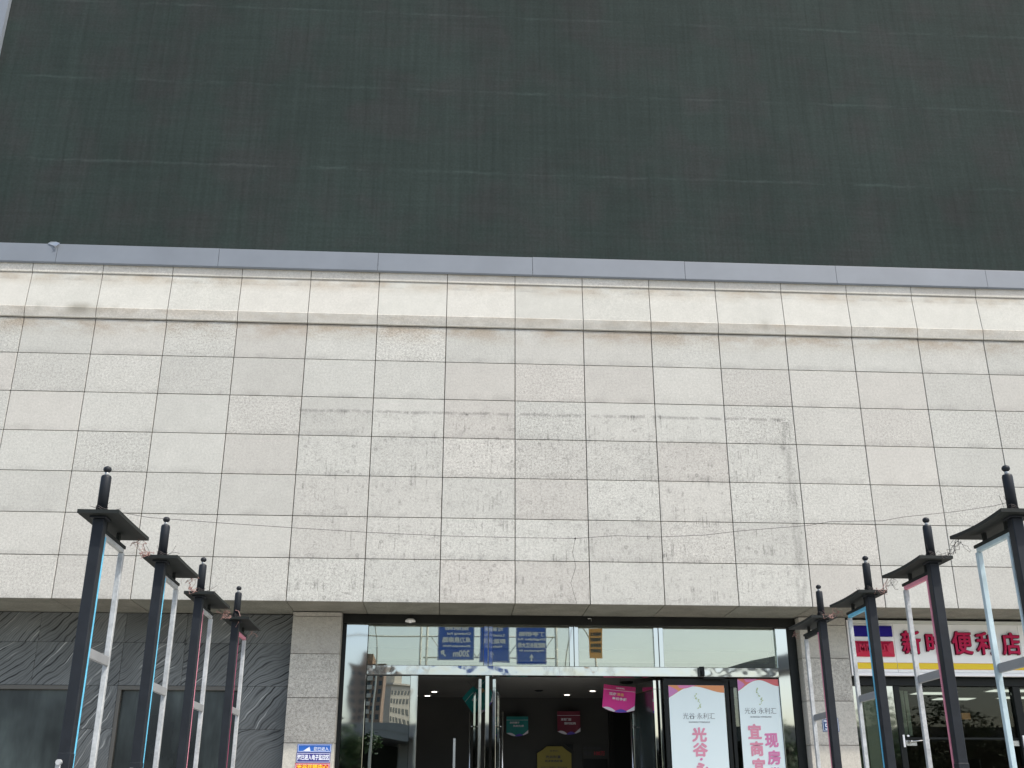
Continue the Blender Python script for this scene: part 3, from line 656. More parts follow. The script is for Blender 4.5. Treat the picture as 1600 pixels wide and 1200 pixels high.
# posters on the two closed leaves
def wavepts(x0, x1, z1, hl, hr, peak, pz):
    pts = []
    for i in range(17):
        s = i / 16; x = x0 + (x1 - x0) * s
        if s < peak: u = s / peak; z = hl + (pz - hl) * (math.sin(u * math.pi / 2) ** 1.15)
        else: u = (s - peak) / (1 - peak); z = hr + (pz - hr) * (0.5 + 0.5 * math.cos(u * math.pi)) 
        pts.append((x, z))
    return pts
def poster(x0, x1, z1, y, label, cxl, zl, hd, cols):
    t = thing('door_poster', ((x0 + x1) / 2, y, 0.9), label, 'poster')
    box('sheet', x0, x1, y, y + 0.004, 0.7, z1, 'poster_white', t)
    wp = wavepts(x0, x1, z1, hd[0], hd[1], hd[2], z1 - 0.015)
    ppl = [(x0, z1 - 0.001)] + [(a, b) for a, b in wp] + [(x1, z1 - 0.001)]
    MB().poly(ppl, y - 0.002, y - 0.0005).build('wave_print', 'orange_grad', t)
    w_ = x1 - x0
    MB().poly([(x0, hd[0]), (x0, hd[0] + 0.16), (x0 + w_ * 0.14, hd[0] + 0.11), (x0 + w_ * 0.17, hd[0] + 0.085)], y - 0.004, y - 0.0025).build('corner_print', 'purple_ink', t)
    MB().poly([(x0 + w_ * 0.16, z1 - 0.002), (x0 + w_ * 0.50, z1 - 0.002), (x0 + w_ * 0.30, z1 - 0.045), (x0 + w_ * 0.2, z1 - 0.04)], y - 0.004, y - 0.0025).build('wave_shade', 'poster_magenta', t)
    # little tree emblem of dots and leaves, the name below it
    mb = MB()
    for i in range(15):
        u = i / 14; ex = cxl + 0.035 * math.sin(u * 5.5) + R_.uniform(-.012, .012); ez = zl + 0.055 + u * 0.20 + R_.uniform(-.01, .01); s = R_.uniform(.006, .013)
        mb.poly([(ex - s, ez), (ex, ez - s * .8), (ex + s, ez + s * .2), (ex, ez + s)], y - 0.003, y - 0.0005)
    mb.build('tree_emblem', 'olive_ink', t)
    text('lettering', '光谷·永利汇', cxl - 0.22, cxl + 0.22, zl - 0.075, zl + 0.005, y - 0.0005, 'ink', t, -0.012)
    text('lettering', 'GUANGGU YONGLIHUI', cxl - 0.145, cxl + 0.145, zl - 0.125, zl - 0.105, y - 0.0005, 'ink', t)
    for (ch, a, b, c_, d_) in cols:
        text('lettering', ch, a, b, c_, d_, y - 0.0005, 'poster_pink' if ch in '光谷宜商永利汇' else 'poster_magenta', t, 0.004, bold=0.007)
    return t
poster(2.178, 2.955, 3.243, 0.955, 'white door poster left of the pair, a single column of pink characters', 2.58, 2.870, (3.075, 3.145, 0.45),
       [('光', 2.475, 2.665, 2.505, 2.680), ('谷', 2.475, 2.668, 2.315, 2.480), ('·', 2.565, 2.59, 2.265, 2.285), ('永', 2.485, 2.665, 2.055, 2.225), ('利', 2.48, 2.665, 1.86, 2.03), ('汇', 2.48, 2.665, 1.66, 1.83)])
poster(3.155, 3.732, 3.336, 0.972, 'white door poster right of the pair, two columns of pink characters', 3.445, 2.945, (3.170, 3.240, 0.53),
       [('宜', 3.255, 3.430, 2.545, 2.730), ('商', 3.270, 3.440, 2.325, 2.505), ('宜', 3.280, 3.450, 2.11, 2.285), ('住', 3.280, 3.450, 1.90, 2.07),
        ('现', 3.480, 3.655, 2.435, 2.610), ('房', 3.495, 3.665, 2.215, 2.390), ('发', 3.495, 3.665, 2.0, 2.17), ('售', 3.495, 3.665, 1.79, 1.96)])
# small things on the frame
dc = thing('dome_camera', (-1.40, 0.92, 4.05), 'small white dome camera under the black header, left of centre', 'camera')
MB().lathe((-1.40, 0.825, 4.062), [(0.070, -0.012), (0.072, -0.006), (0.066, 0.012), (0.045, 0.028), (0.0, 0.034)], 20).build('mount', 'white_trim', dc, True)
MB().lathe((-1.40, 0.825, 4.044), [(0.030, 0.006), (0.026, 0.0), (0.015, -0.008), (0.0, -0.010)], 20).build('dome', 'white_trim', dc, True)
ds = thing('door_sensor', (2.635, 0.89, 3.36), 'black box sensor with a stub on the steel transom above the left poster', 'sensor')
box('sensor_body', 2.605, 2.672, 0.835, 0.913, 3.353, 3.482, 'black', ds, 0.006)
box('sensor_head', 2.622, 2.665, 0.80, 0.834, 3.37, 3.42, 'black', ds, 0.006)
hk = thing('wall_hook', (1.11, 0.895, 4.10), 'small bent metal hook on the black header over the orange reflection', 'hook')
MB().tube([(1.075, 0.903, 4.125), (1.075, 0.86, 4.125), (1.12, 0.86, 4.125), (1.12, 0.86, 4.085)], 0.006, 8).build('hook_wire', 'steel_dull', hk)
cl_ = thing('door_closer', (2.80, 0.88, 3.35), 'black door closer arm along the top of the left poster door', 'door closer')
box('closer_body', 2.66, 2.96, 0.865, 0.912, 3.322, 3.348, 'black', cl_, 0.005); box('closer_arm', 2.95, 3.03, 0.870, 0.895, 3.300, 3.320, 'black', cl_, 0.003)

# signs on the left pier
def plate_sign(x0, x1, z0, z1, y, mat, label, rim=True):
    t = thing('wall_sign', ((x0 + x1) / 2, y, z0), label, 'sign')
    box('sign_plate', x0, x1, y, y + 0.004, z0, z1, mat, t, 0.001)
    if rim:
        e = 0.008
        for a, b, c_, d_ in ((x0 + e, x1 - e, z1 - e - .005, z1 - e), (x0 + e, x1 - e, z0 + e, z0 + e + .005), (x0 + e, x0 + e + .005, z0 + e + .006, z1 - e - .006), (x1 - e - .005, x1 - e, z0 + e + .006, z1 - e - .006)):
            box('rim_line', a, b, y - 0.0015, y - 0.0002, c_, d_, 'plate_white', t)
    return t
s1 = plate_sign(-2.812, -2.372, 2.336, 2.438, 0.744, 'plate_blue', 'small blue sign with a white triangle, topmost on the left pier')
MB().poly([(-2.735, 2.352), (-2.64, 2.352), (-2.655, 2.405)], 0.741, 0.7435).build('triangle_mark', 'plate_white', s1)
text('lettering', '您已进入', -2.60, -2.405, 2.355, 2.403, 0.7438, 'plate_white', s1, 0.015)
s2 = plate_sign(-2.818, -2.376, 2.204, 2.332, 0.742, 'plate_navy', 'navy sign with white characters between the blue and red signs')
text('lettering', '您已进入电子监控区', -2.803, -2.392, 2.238, 2.308, 0.7418, 'plate_white', s2, 0.03)
s3 = plate_sign(-2.826, -2.378, 1.95, 2.200, 0.744, 'plate_red', 'red locksmith sign with yellow characters, lowest on the left pier')
text('lettering', '光谷开锁中心', -2.805, -2.40, 2.122, 2.186, 0.7438, 'plate_yellow', s3, 0.025)
text('lettering', '配汽车钥匙', -2.79, -2.42, 2.045, 2.105, 0.7438, 'plate_white', s3, 0.02)
s4 = plate_sign(4.219, 4.447, 2.625, 2.803, 0.744, 'plate_dark', 'small dark blue house number plate on the right pier')
text('lettering', '雄楚大道', 4.238, 4.428, 2.745, 2.780, 0.7438, 'plate_white', s4, 0.02)
text('lettering', '54', 4.252, 4.345, 2.648, 2.730, 0.7438, 'plate_white', s4, 0.02)

# ------------------------------------------------------------------ convenience store sign
ss = thing('shop_sign', (7.3, 0.85, 3.37), 'white convenience store sign board with raised crimson characters and a yellow stripe', 'sign')
SY = 0.80
xs = [4.725, 5.388, 7.20, 9.0, 10.9]
for a, b in zip(xs[:-1], xs[1:]):
    box('sign_panel', a + 0.030 if a == 4.725 else a + 0.002, b - 0.002, SY, SY + 0.05, 3.42, 4.085, 'white', ss, 0.002)
box('sign_side', 4.722, 4.752, SY - 0.02, SY + 0.16, 3.372, 4.135, 'white_trim', ss, 0.003)
box('sign_bottom_trim', 4.754, 10.9, SY - 0.012, SY + 0.05, 3.372, 3.4175, 'white_trim', ss, 0.004)
box('sign_top_trim', 4.754, 10.9, SY - 0.012, SY + 0.05, 4.088, 4.135, 'bulkhead', ss, 0.004)
for a, b in zip(xs[:-1], xs[1:]):
    box('yellow_stripe', a + 0.045 if a == 4.725 else a + 0.003, b - 0.003, SY - 0.003, SY - 0.0005, 3.468, 3.545, 'yellow', ss)
    for z_ in (3.462, 3.5455): box('stripe_edge', a + 0.045 if a == 4.725 else a + 0.003, b - 0.003, SY - 0.003, SY - 0.0005, z_, z_ + 0.005, 'orange_line', ss)
lb = MB().poly([(4.772, 3.905), (5.362, 3.905), (5.362, 4.052), (4.772, 4.052)], SY - 0.028, SY - 0.0005).build('blue_block', 'navy', ss)
box('blue_block_gloss', 4.80, 5.34, SY - 0.034, SY - 0.029, 3.925, 4.035, 'navy', ss, 0.004)
rb = box('red_block', 4.776, 5.362, SY - 0.028, SY - 0.0005, 3.628, 3.842, 'red', ss, 0.008)
# pyramidal bevels pressed into the red block with the italic wordmark
mb = MB(); a0, a1, b0, b1 = 4.79, 5.348, 3.642, 3.828; i0, i1, j0, j1 = 4.86, 5.27, 3.69, 3.80
mb.v = [(a0, SY - .029, b0), (a1, SY - .029, b0), (a1, SY - .029, b1), (a0, SY - .029, b1), (i0, SY - .052, j0), (i1, SY - .052, j0), (i1, SY - .052, j1), (i0, SY - .052, j1)]
mb.f = [(0, 1, 5, 4), (1, 2, 6, 5), (2, 3, 7, 6), (3, 0, 4, 7), (4, 5, 6, 7), (0, 3, 2, 1)]
rbv = mb.build('raised_bevel', 'red', rb)
text('wordmark', 'MMCUY', 4.85, 5.30, 3.695, 3.80, SY - 0.053, 'red', rb, 0.02, 0.022, 0.01)
CH = [('新', 5.486, 5.745, 3.675, 3.985), ('时', 5.832, 6.10, 3.685, 3.960), ('便', 6.205, 6.485, 3.672, 3.980), ('利', 6.555, 6.830, 3.672, 3.972), ('店', 6.925, 7.180, 3.672, 3.970)]
for ch, a, b, c_, d_ in CH:
    o = text('sign_letter', ch, a, b, c_, d_, SY - 0.001, 'red_edge', ss, 0.0, 0.033, bold=0.011)
    text('letter_face', ch, a + 0.004, b - 0.004, c_ + 0.004, d_ - 0.004, SY - 0.0375, 'red_letter', o, 0.0, 0.003, bold=0.0065)

# shopfront
sf = thing('shopfront', (7.3, 1.0, 0.12), 'dark framed glass shopfront below the convenience store sign', 'shopfront')
box('header', 4.72, 10.9, 0.93, 1.10, 3.255, 3.368, 'black', sf, 0.003)
box('mirror_strip', 4.765, 4.885, 0.99, 1.03, 0.122, 3.253, 'steel', sf, 0.003)
box('frame', 4.704, 4.762, 0.95, 1.08, 0.122, 3.253, 'black', sf, 0.003)
box('mirror_strip', 5.235, 5.345, 0.96, 1.03, 0.122, 3.253, 'steel', sf, 0.003)
p1 = box('shop_pane', 4.888, 5.232, 1.0, 1.008, 0.14, 3.25, 'glass_shop', sf)
def dframe(a, b): return box('frame', a, b, 0.94, 1.06, 0.122, 3.253, 'black', sf, 0.003)
dframe(5.348, 5.430); dframe(7.055, 7.16); dframe(8.8, 8.9); dframe(10.8, 10.9)
for a, b in ((5.432, 7.053), (7.162, 8.798), (8.902, 10.798)):
    box('transom_pane', a, b, 1.0, 1.008, 2.575, 3.25, 'glass_shop', sf)
    box('transom_bar', a, b, 0.985, 1.03, 2.545, 2.573, 'black', sf, 0.002)
    mid = (a + b) / 2
    for (u, v) in ((a + 0.004, mid - 0.004), (mid + 0.004, b - 0.004)):
        o = box('shop_door', u, v, 1.0, 1.010, 0.135, 2.54, 'glass_shop', sf)
        s_ = u if u < mid - 0.5 else v; dd = 1 if s_ == u else -1
        box('patch_fitting', min(s_, s_ + dd * 0.16), max(s_, s_ + dd * 0.16), 0.978, 0.998, 2.46, 2.535, 'steel_dull', o, 0.003)
        hx = (mid - 0.08) if s_ == u else (mid + 0.08)
        MB().tube([(hx, 0.95, 0.8), (hx, 0.95, 1.6)], 0.014, 8).build('handle', 'steel_dull', o, True)
def lockbar(x, lab):
    t = thing('door_restrictor', (x, 0.95, 2.50), lab, 'door fitting')
    box('white_block', x - 0.115, x - 0.09, 0.915, 0.938, 2.44, 2.60, 'white_trim', t, 0.002); box('small_block', x - 0.05, x - 0.02, 0.92, 0.938, 2.575, 2.60, 'white_trim', t, 0.002)
    MB().tube([(x, 0.93, 2.515), (x + 0.24, 0.93, 2.535)], 0.010, 8).build('stay_bar', 'steel_dull', t, True)
    for dx in (0, 0.24): MB().lathe((x + dx, 0.93, 2.515 + dx * 0.08), [(0.018, -0.018), (0.02, 0), (0.018, 0.018)], 10).build('stay_end', 'steel_dull', t, True)
lockbar(5.50, 'steel stay bar and white block at the left shop door post'); lockbar(7.19, 'steel stay bar and white block at the right shop door post')
bl = thing('window_blind', (5.05, 1.2, 0.2), 'pale green hanging blind behind the narrow shop pane', 'blind')
for k in range(6):
    a = 4.80 + k * 0.088; z0 = 0.2
    MB().box(a, a + 0.084, 1.14 + 0.012 * (k % 2), 1.148 + 0.012 * (k % 2), z0, 3.16 - 0.02 * (k % 3)).build('blind_strip', 'curtain', bl)
bl2 = thing('window_blind', (5.55, 1.25, 2.6), 'pale folded blind hanging beside the left shop door frame', 'blind')
for k in range(3): MB().box(5.455 + k * 0.055, 5.505 + k * 0.055, 1.12 + 0.015 * (k % 2), 1.128 + 0.015 * (k % 2), 2.60, 3.22 - k * 0.01).build('blind_strip', 'curtain', bl2)
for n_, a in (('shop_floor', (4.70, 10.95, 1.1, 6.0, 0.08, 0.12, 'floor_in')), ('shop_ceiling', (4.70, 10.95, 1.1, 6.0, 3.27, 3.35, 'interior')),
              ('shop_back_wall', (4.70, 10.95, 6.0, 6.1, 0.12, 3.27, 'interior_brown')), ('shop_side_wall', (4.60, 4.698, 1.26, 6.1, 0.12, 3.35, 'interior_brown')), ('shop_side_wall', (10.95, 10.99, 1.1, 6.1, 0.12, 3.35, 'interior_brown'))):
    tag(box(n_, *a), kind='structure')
pl = [(6.35, 1.95, 'left', 'front'), (7.02, 2.75, 'middle', 'rear'), (7.30, 1.52, 'right', 'front'), (7.95, 2.50, 'right', 'rear')]
for (x, y, sd_, fb) in pl:
    t = thing('panel_light', (x, y, 3.27), 'lit rectangular ceiling panel in the shop, the %s one of the %s row' % (sd_, fb), 'ceiling light', 'lit panels in the shop ceiling')
    box('panel_rim', x - 0.31, x + 0.31, y - 0.16, y + 0.16, 3.258, 3.2695, 'white_trim', t, 0.002); box('panel_face', x - 0.29, x + 0.29, y - 0.14, y + 0.14, 3.253, 3.2575, 'lamp_cool', t)
sc_ = thing('cardboard_box', (7.35, 3.2, 3.0), 'small pale box hanging on the shop wall beyond the right door frame', 'box')
box('box_body', 7.28, 7.42, 3.1, 3.2, 2.98, 3.08, 'flag_orange', sc_, 0.004); MB().tube([(7.35, 3.15, 3.08), (7.35, 3.15, 3.27)], 0.003, 5).build('box_string', 'wire_dark', sc_)
sh = thing('shelf_unit', (6.6, 3.6, 0.12), 'dark shelf unit with goods inside the convenience store', 'shelf')
for z_ in (0.5, 1.0, 1.5, 1.95): box('shelf_board', 5.7, 7.6, 3.4, 3.8, z_, z_ + 0.03, 'interior', sh)
for x_ in (5.68, 7.6): box('shelf_side', x_, x_ + 0.02, 3.4, 3.8, 0.12, 2.4, 'interior', sh)

# ------------------------------------------------------------------ posts with cap plates and banner frames
def wiggle(p0, p1, n, amp, rng):
    p0, p1 = Vector(p0), Vector(p1); out = []
    for i in range(n + 1):
        s = i / n; p = p0.lerp(p1, s)
        if 0 < i < n: p += Vector((rng.uniform(-amp, amp), rng.uniform(-amp, amp), rng.uniform(-amp, amp)))
        out.append(p)
    return out
def tangle(c, r, n, rng):
    pts = []; p = Vector(c); d = Vector((0, 0, 0))
    for i in range(n):
        d = d * 0.55 + Vector((rng.uniform(-1, 1), rng.uniform(-1, 1), rng.uniform(-1, 1))) * r * 0.55
        p = p + d + (Vector(c) - p) * 0.35; pts.append(p.copy())
    return pts
def post(x, y, side, label, near, far, topm, warp=0.0, zc=2.52, seed=0, tang='wire_pink'):
    rg = random.Random(seed)
    t = thing('banner_post', (x, y, 0.12), label, 'post', 'banner posts flanking the entrance path')
    h = 0.036
    box('square_shaft', x - h, x + h, y - h, y + h, 0.135, 3.385, 'post', t, 0.004)
    box('base_plate', x - 0.11, x + 0.11, y - 0.11, y + 0.11, 0.121, 0.134, 'post', t, 0.002)
    box('collar', x - 0.055, x + 0.055, y - 0.055, y + 0.055, 3.386, 3.399, 'post', t, 0.002)
    # cap plate, longer towards the building
    xa, xb = (x - 0.115, x + 0.15) if side < 0 else (x - 0.145, x + 0.115)
    y0, y1 = y - 0.12, y + 0.64
    mb = MB(); nx, ny = 4, 8; th = 0.024
    for lay in (0, 1):
        for j in range(ny + 1):
            for i in range(nx + 1):
                s = i / nx; u = j / ny; px = xa + (xb - xa) * s; py = y0 + (y1 - y0) * u
                e = (1 - s) if side > 0 else s
                dz = warp * (math.sin(u * math.pi) * -0.022 * e ** 1.5)
                mb.v.append((px, py, 3.400 + dz + lay * th))
    NX = nx + 1; N = NX * (ny + 1)
    for j in range(ny):
        for i in range(nx):
            a = j * NX + i; mb.f.append((a, a + NX, a + NX + 1, a + 1)); mb.f.append((N + a, N + a + 1, N + a + NX + 1, N + a + NX))
    for i in range(nx):
        mb.f.append((i, i + 1, N + i + 1, N + i)); a = ny * NX + i; mb.f.append((a + 1, a, N + a, N + a + 1))
    for j in range(ny):
        a = j * NX; mb.f.append((a + NX, a, N + a, N + a + NX)); a += nx; mb.f.append((a, a + NX, N + a + NX, N + a))
    mb.build('cap_plate', 'plate', t)
    MB().lathe((x, y, 0), [(0.034, 3.4255), (0.034, 3.672), (0.030, 3.684)], 18).build('upper_tube', 'post', t, True)
    MB().lathe((x, y, 0), [(0.016, 3.685), (0.014, 3.700), (0.015, 3.706)], 12).build('finial_neck', 'galv', t, True)
    pr_ = [(0.027 * math.sin(math.pi * i / 10), 3.729 - 0.023 * math.cos(math.pi * i / 10)) for i in range(11)]
    MB().lathe((x, y, 0), pr_, 16).build('ball_finial', 'post', t, True)
    # banner frame below the plate, running back towards the building
    fy0, fy1 = y + 0.062, y + 0.545
    box('frame_top_bar', x - 0.020, x + 0.020, fy0 - 0.018, fy1 + 0.022, 3.318, 3.340, 'plate', t, 0.002)
    box('frame_top_channel', x - 0.015, x + 0.015, fy0, fy1, 3.288, 3.3165, topm, t, 0.002)
    for yy in (fy0 + 0.04, fy1 - 0.13): box('bracket', x - 0.012, x + 0.012, yy, yy + 0.03, 3.341, 3.3995, 'plate', t, 0.002)
    bot = 0.62
    box('near_bar', x - 0.030, x + 0.030, fy0, fy0 + 0.022, bot, 3.287, near, t, 0.002)
    box('far_bar', x - 0.018, x + 0.018, fy1 - 0.018, fy1 + 0.018, bot, 3.287, far, t, 0.003)
    box('cross_strip', x - 0.004, x + 0.020, fy0 + 0.023, fy1 - 0.019, zc - 0.03, zc + 0.03, 'grey_strip', t, 0.002)
    box('cross_strip', x - 0.004, x + 0.020, fy0 + 0.023, fy1 - 0.019, 1.30, 1.36, 'grey_strip', t, 0.002)
    box('frame_bottom_bar', x - 0.020, x + 0.020, fy0, fy1 + 0.018, bot - 0.03, bot - 0.001, 'plate', t, 0.002)
    # sleeve with its bolt low on the shaft
    box('sleeve', x - 0.039, x + 0.039, y - 0.040, y + 0.040, 1.25, 1.935, 'post', t, 0.003)
    MB().tube([(x - 0.015, y - 0.075, 1.88), (x - 0.015, y - 0.045, 1.88)], 0.017, 10).build('bolt', 'galv', t)
    box('clamp', x - 0.035, x - 0.005, y - 0.060, y - 0.0445, 1.76, 1.87, 'galv', t, 0.003)
    # bits of old wiring
    mb = MB()
    for k in range(3): mb.tube([(x + 0.037 * math.cos(a), y + 0.037 * math.sin(a), 3.44 + 0.012 * k + 0.012 * math.sin(2 * a)) for a in [i * 2 * math.pi / 14 for i in range(15)]], 0.0022, 5)
    for k in range(4):
        a = rg.uniform(0, 6.28); p = Vector((x + 0.036 * math.cos(a), y + 0.036 * math.sin(a), 3.445))
        mb.tube([p, p + Vector((0.05 * math.cos(a), 0.05 * math.sin(a), rg.uniform(-.01, .03))), p + Vector((rg.uniform(.07, .12) * math.cos(a), rg.uniform(.07, .12) * math.sin(a), rg.uniform(-.01, .09)))], 0.0015, 4)
    mb.build('wire_wrap', 'wire_dark', t)
    mb = MB(); ins = 1 if side < 0 else -1
    mb.tube(tangle((x + ins * 0.10, y + 0.60, 3.36), 0.035, 16, rg), 0.0018, 4); mb.tube(tangle((x + ins * 0.06, y + 0.66, 3.37), 0.045, 14, rg), 0.0014, 4)
    mb.build('loose_wire', tang, t)
    return t
PL = [(-3.160, -7.22), (-3.085, -5.90), (-3.095, -4.46), (-3.012, -3.13)]
PR = [(2.812, -7.60), (2.845, -6.24), (2.862, -4.88), (2.866, -3.56)]
post(*PL[0], -1, 'nearest post of the left row, its frame edged in cyan', 'cyan', 'galv', 'galv', 0.1, 2.545, 1)
post(*PL[1], -1, 'second post of the left row, cyan film peeling off low down', 'cyan', 'galv', 'galv', 0.1, 2.48, 2)
post(*PL[2], -1, 'third post of the left row with a thin faded pink edge', 'pink', 'galv', 'galv', 0.1, 2.48, 3)
post(*PL[3], -1, 'fourth and farthest post of the left row with a crimson edge', 'crimson_film', 'galv', 'pink', 0.2, 2.55, 4)
post(*PR[0], 1, 'nearest post of the right row at the picture edge, pale blue frame bar', 'paleblue', 'paleblue', 'paleblue', 0.8, 2.50, 5, 'wire_dark')
post(*PR[1], 1, 'second post of the right row, its frame edged in faded pink', 'pink', 'galv', 'pink', 0.6, 2.58, 6, 'wire_dark')
post(*PR[2], 1, 'third post of the right row, its frame edged in cyan', 'cyan', 'galv', 'cyan', 0.4, 2.56, 7)
post(*PR[3], 1, 'fourth and farthest post of the right row with a dull pink edge', 'pink', 'galv', 'plate', 0.3, 2.50, 8)

# cable strung across between the two nearest posts, with a loose end hanging
W_ = [(-3.12, -7.22, 3.45), (-2.84, -7.24, 3.40), (-2.4, -7.27, 3.365), (-1.88, -7.32, 3.325), (-1.4, -7.35, 3.295), (-0.92, -7.38, 3.272), (-0.44, -7.4, 3.262), (-0.05, -7.4, 3.262), (0.21, -7.41, 3.282),
      (0.5, -7.42, 3.275), (0.8, -7.44, 3.288), (1.04, -7.46, 3.315), (1.48, -7.48, 3.352), (1.62, -7.5, 3.375), (1.96, -7.52, 3.38), (2.1, -7.53, 3.405), (2.45, -7.56, 3.44), (2.70, -7.59, 3.475), (2.80, -7.6, 3.50)]
cb = thing('cable', (0, -7.4, 3.3), 'thin black cable strung across between the two nearest posts', 'cable')
MB().tube(W_, 0.0016, 5).build('span', 'wire_dark', cb)
MB().tube([(-0.05, -7.4, 3.262), (-0.07, -7.4, 3.17), (-0.05, -7.4, 3.08), (-0.085, -7.4, 2.97), (-0.05, -7.4, 2.84)], 0.0012, 5).build('hanging_end', 'wire_dark', cb)
MB().lathe((-0.05, -7.4, 3.262), [(0.004, -0.006), (0.007, 0), (0.004, 0.006)], 8).build('knot', 'wire_dark', cb)
def link(a, b, seed, lab, mat='wire_pink'):
    rg = random.Random(seed); mb = MB()
    for k in range(3):
        p0 = Vector(a) + Vector((rg.uniform(-.02, .02), rg.uniform(-.03, .03), rg.uniform(-.01, .01))); p1 = Vector(b) + Vector((rg.uniform(-.03, .03), rg.uniform(-.03, .03), rg.uniform(0, .03)))
        pts = wiggle(p0, p1, 12, 0.018 + 0.01 * k, rg)
        for i, p in enumerate(pts): p.z -= 0.05 * math.sin(math.pi * i / 12)
        mb.tube(pts, 0.0016 if k else 0.0024, 4)
    o = mb.build('wire_bundle', mat); tag(o, lab, 'wire', 'wires hanging between the posts')
for i in range(3):
    a, b = PL[i], PL[i + 1]
    link((a[0] + 0.10, a[1] + 0.62, 3.39), (b[0] - 0.06, b[1] - 0.10, 3.43), 20 + i, 'frayed pinkish wires between the %s posts of the left row' % ('first and second', 'second and third', 'third and fourth')[i])
    a, b = PR[i], PR[i + 1]
    link((a[0] - 0.10, a[1] + 0.62, 3.39), (b[0] + 0.06, b[1] + 0.02, 3.44), 30 + i, 'frayed wires between the %s posts of the right row' % ('first and second', 'second and third', 'third and fourth')[i], 'wire_dark' if i == 0 else 'wire_pink')
# red-white cord looping down the fourth left post
o = MB().tube([(-3.02, -3.17, 3.50), (-2.985, -3.18, 3.49), (-2.965, -3.18, 3.44), (-2.975, -3.18, 3.38), (-3.00, -3.175, 3.33)], 0.004, 6).build('cord', 'wire_pink'); tag(o, 'pale pink cord looped over the farthest left post', 'cord')

# ================================================================== what the glass mirrors, across the road
gan = thing('road_gantry', (0.1, -28, 0), 'white road sign gantry across the street, mirrored in the transom glass', 'gantry')
for x_ in (-2.02, -1.76, 3.47):
    MB().tube([(x_, -28.3, 0), (x_, -28.3, 9.6)], 0.05 if x_ < 3 else 0.06, 10).build('upright', 'gantry', gan, True)
for z_ in (7.42, 8.28, 9.3):
    MB().tube([(-9.5 if z_ > 8 else -1.9, -28.3, z_), (3.47, -28.3, z_)], 0.03, 8).build('chord', 'gantry', gan, True)
xx = -1.6; k = 0
while xx < 3.3:
    za, zb = (7.42, 8.28) if k % 2 else (8.28, 7.42)
    MB().tube([(xx, -28.3, za), (xx + 0.62, -28.3, zb)], 0.02, 6).build('diagonal', 'gantry', gan, True); xx += 0.62; k += 1
def rsign(x0, x1, z0, z1, lines, lab, mat='road_blue', y=-28.1, tm='reflective_white'):
    t = thing('road_sign', ((x0 + x1) / 2, y, z0), lab, 'road sign', 'blue road signs on the gantry' if mat == 'road_blue' else None)
    box('sign_panel', x0, x1, y - 0.04, y, z0, z1, mat, t, 0.004)
    if mat == 'road_blue':
        for a, b, c_, d_ in ((x0 + .02, x1 - .02, z0 + .02, z0 + .035), (x0 + .02, x0 + .035, z0 + .036, z1 - .036), (x1 - .035, x1 - .02, z0 + .036, z1 - .036), (x0 + .02, x1 - .02, z1 - .035, z1 - .02)):
            box('border', a, b, y + .0005, y + .004, c_, d_, tm, t)
    for (body, a, b, c_, d_) in lines: text('lettering', body, a, b, c_, d_, y + 0.0005, tm, t, 0.012, 0.003, back=True, bold=0.008)
    return t
# the panels face the building, so their writing reads reversed in its glass
s = rsign(-1.31, 0.13, 7.30, 9.0, [('楚康路', -1.05, -0.1, 8.50, 8.68), ('Chukang Rd', -0.95, -0.02, 8.30, 8.40), ('卓刀泉南路', -1.14, -0.03, 8.0, 8.22), ('Zhuodaoquan Nanlu', -1.1, -0.03, 7.82, 7.90), ('200m', -0.72, -0.06, 7.44, 7.70)], 'blue road sign reading 200m, leftmost in the mirrored glass')
MB().poly([(-1.20, 7.66), (-1.05, 7.70), (-1.06, 7.55), (-1.09, 7.58), (-0.98, 7.47), (-1.02, 7.43), (-1.13, 7.54), (-1.16, 7.51)][::-1], -28.0995, -28.096).build('arrow', 'reflective_white', s)
s = rsign(0.37, 1.60, 7.20, 9.0, [('珞狮路', 0.6, 1.35, 8.48, 8.66), ('Luoshi Rd', 0.55, 1.4, 8.26, 8.36), ('南湖大道', 0.5, 1.45, 7.96, 8.16), ('Nanhu Av', 0.65, 1.3, 7.80, 7.88)], 'blue road sign with an up arrow, half behind the mirrored mullion')
def uparrow(s, x, z): MB().poly([(x - 0.035, z), (x + 0.035, z), (x + 0.035, z + 0.16), (x + 0.10, z + 0.13), (x, z + 0.30), (x - 0.10, z + 0.13), (x - 0.035, z + 0.16)], -28.0995, -28.096).build('arrow', 'reflective_white', s)
uparrow(s, 0.9, 7.34)
s = rsign(1.88, 3.05, 7.15, 9.0, [('丁字桥路', 1.98, 2.98, 8.28, 8.46), ('Dingziqiao Rd', 1.96, 3.0, 8.10, 8.20), ('鹦鹉洲长江大桥', 1.95, 3.0, 7.82, 8.02), ('Yingwuzhou Br', 1.98, 2.96, 7.66, 7.74)], 'blue road sign naming a river bridge, rightmost on the gantry')
uparrow(s, 2.46, 7.28)
s = rsign(4.33, 4.82, 6.9, 7.98, [('道路施工', 4.38, 4.77, 7.72, 7.84), ('车辆绕行', 4.38, 4.77, 7.52, 7.64), ('注意安全', 4.38, 4.77, 7.32, 7.44), ('减速慢行', 4.38, 4.77, 7.12, 7.24)], 'orange works sign on a pole, mirrored right of the gantry', 'sign_orange', -24.0, 'ink')
MB().tube([(4.57, -24.1, 0), (4.57, -24.1, 7.9)], 0.04, 8).build('pole', 'gantry', s, True)
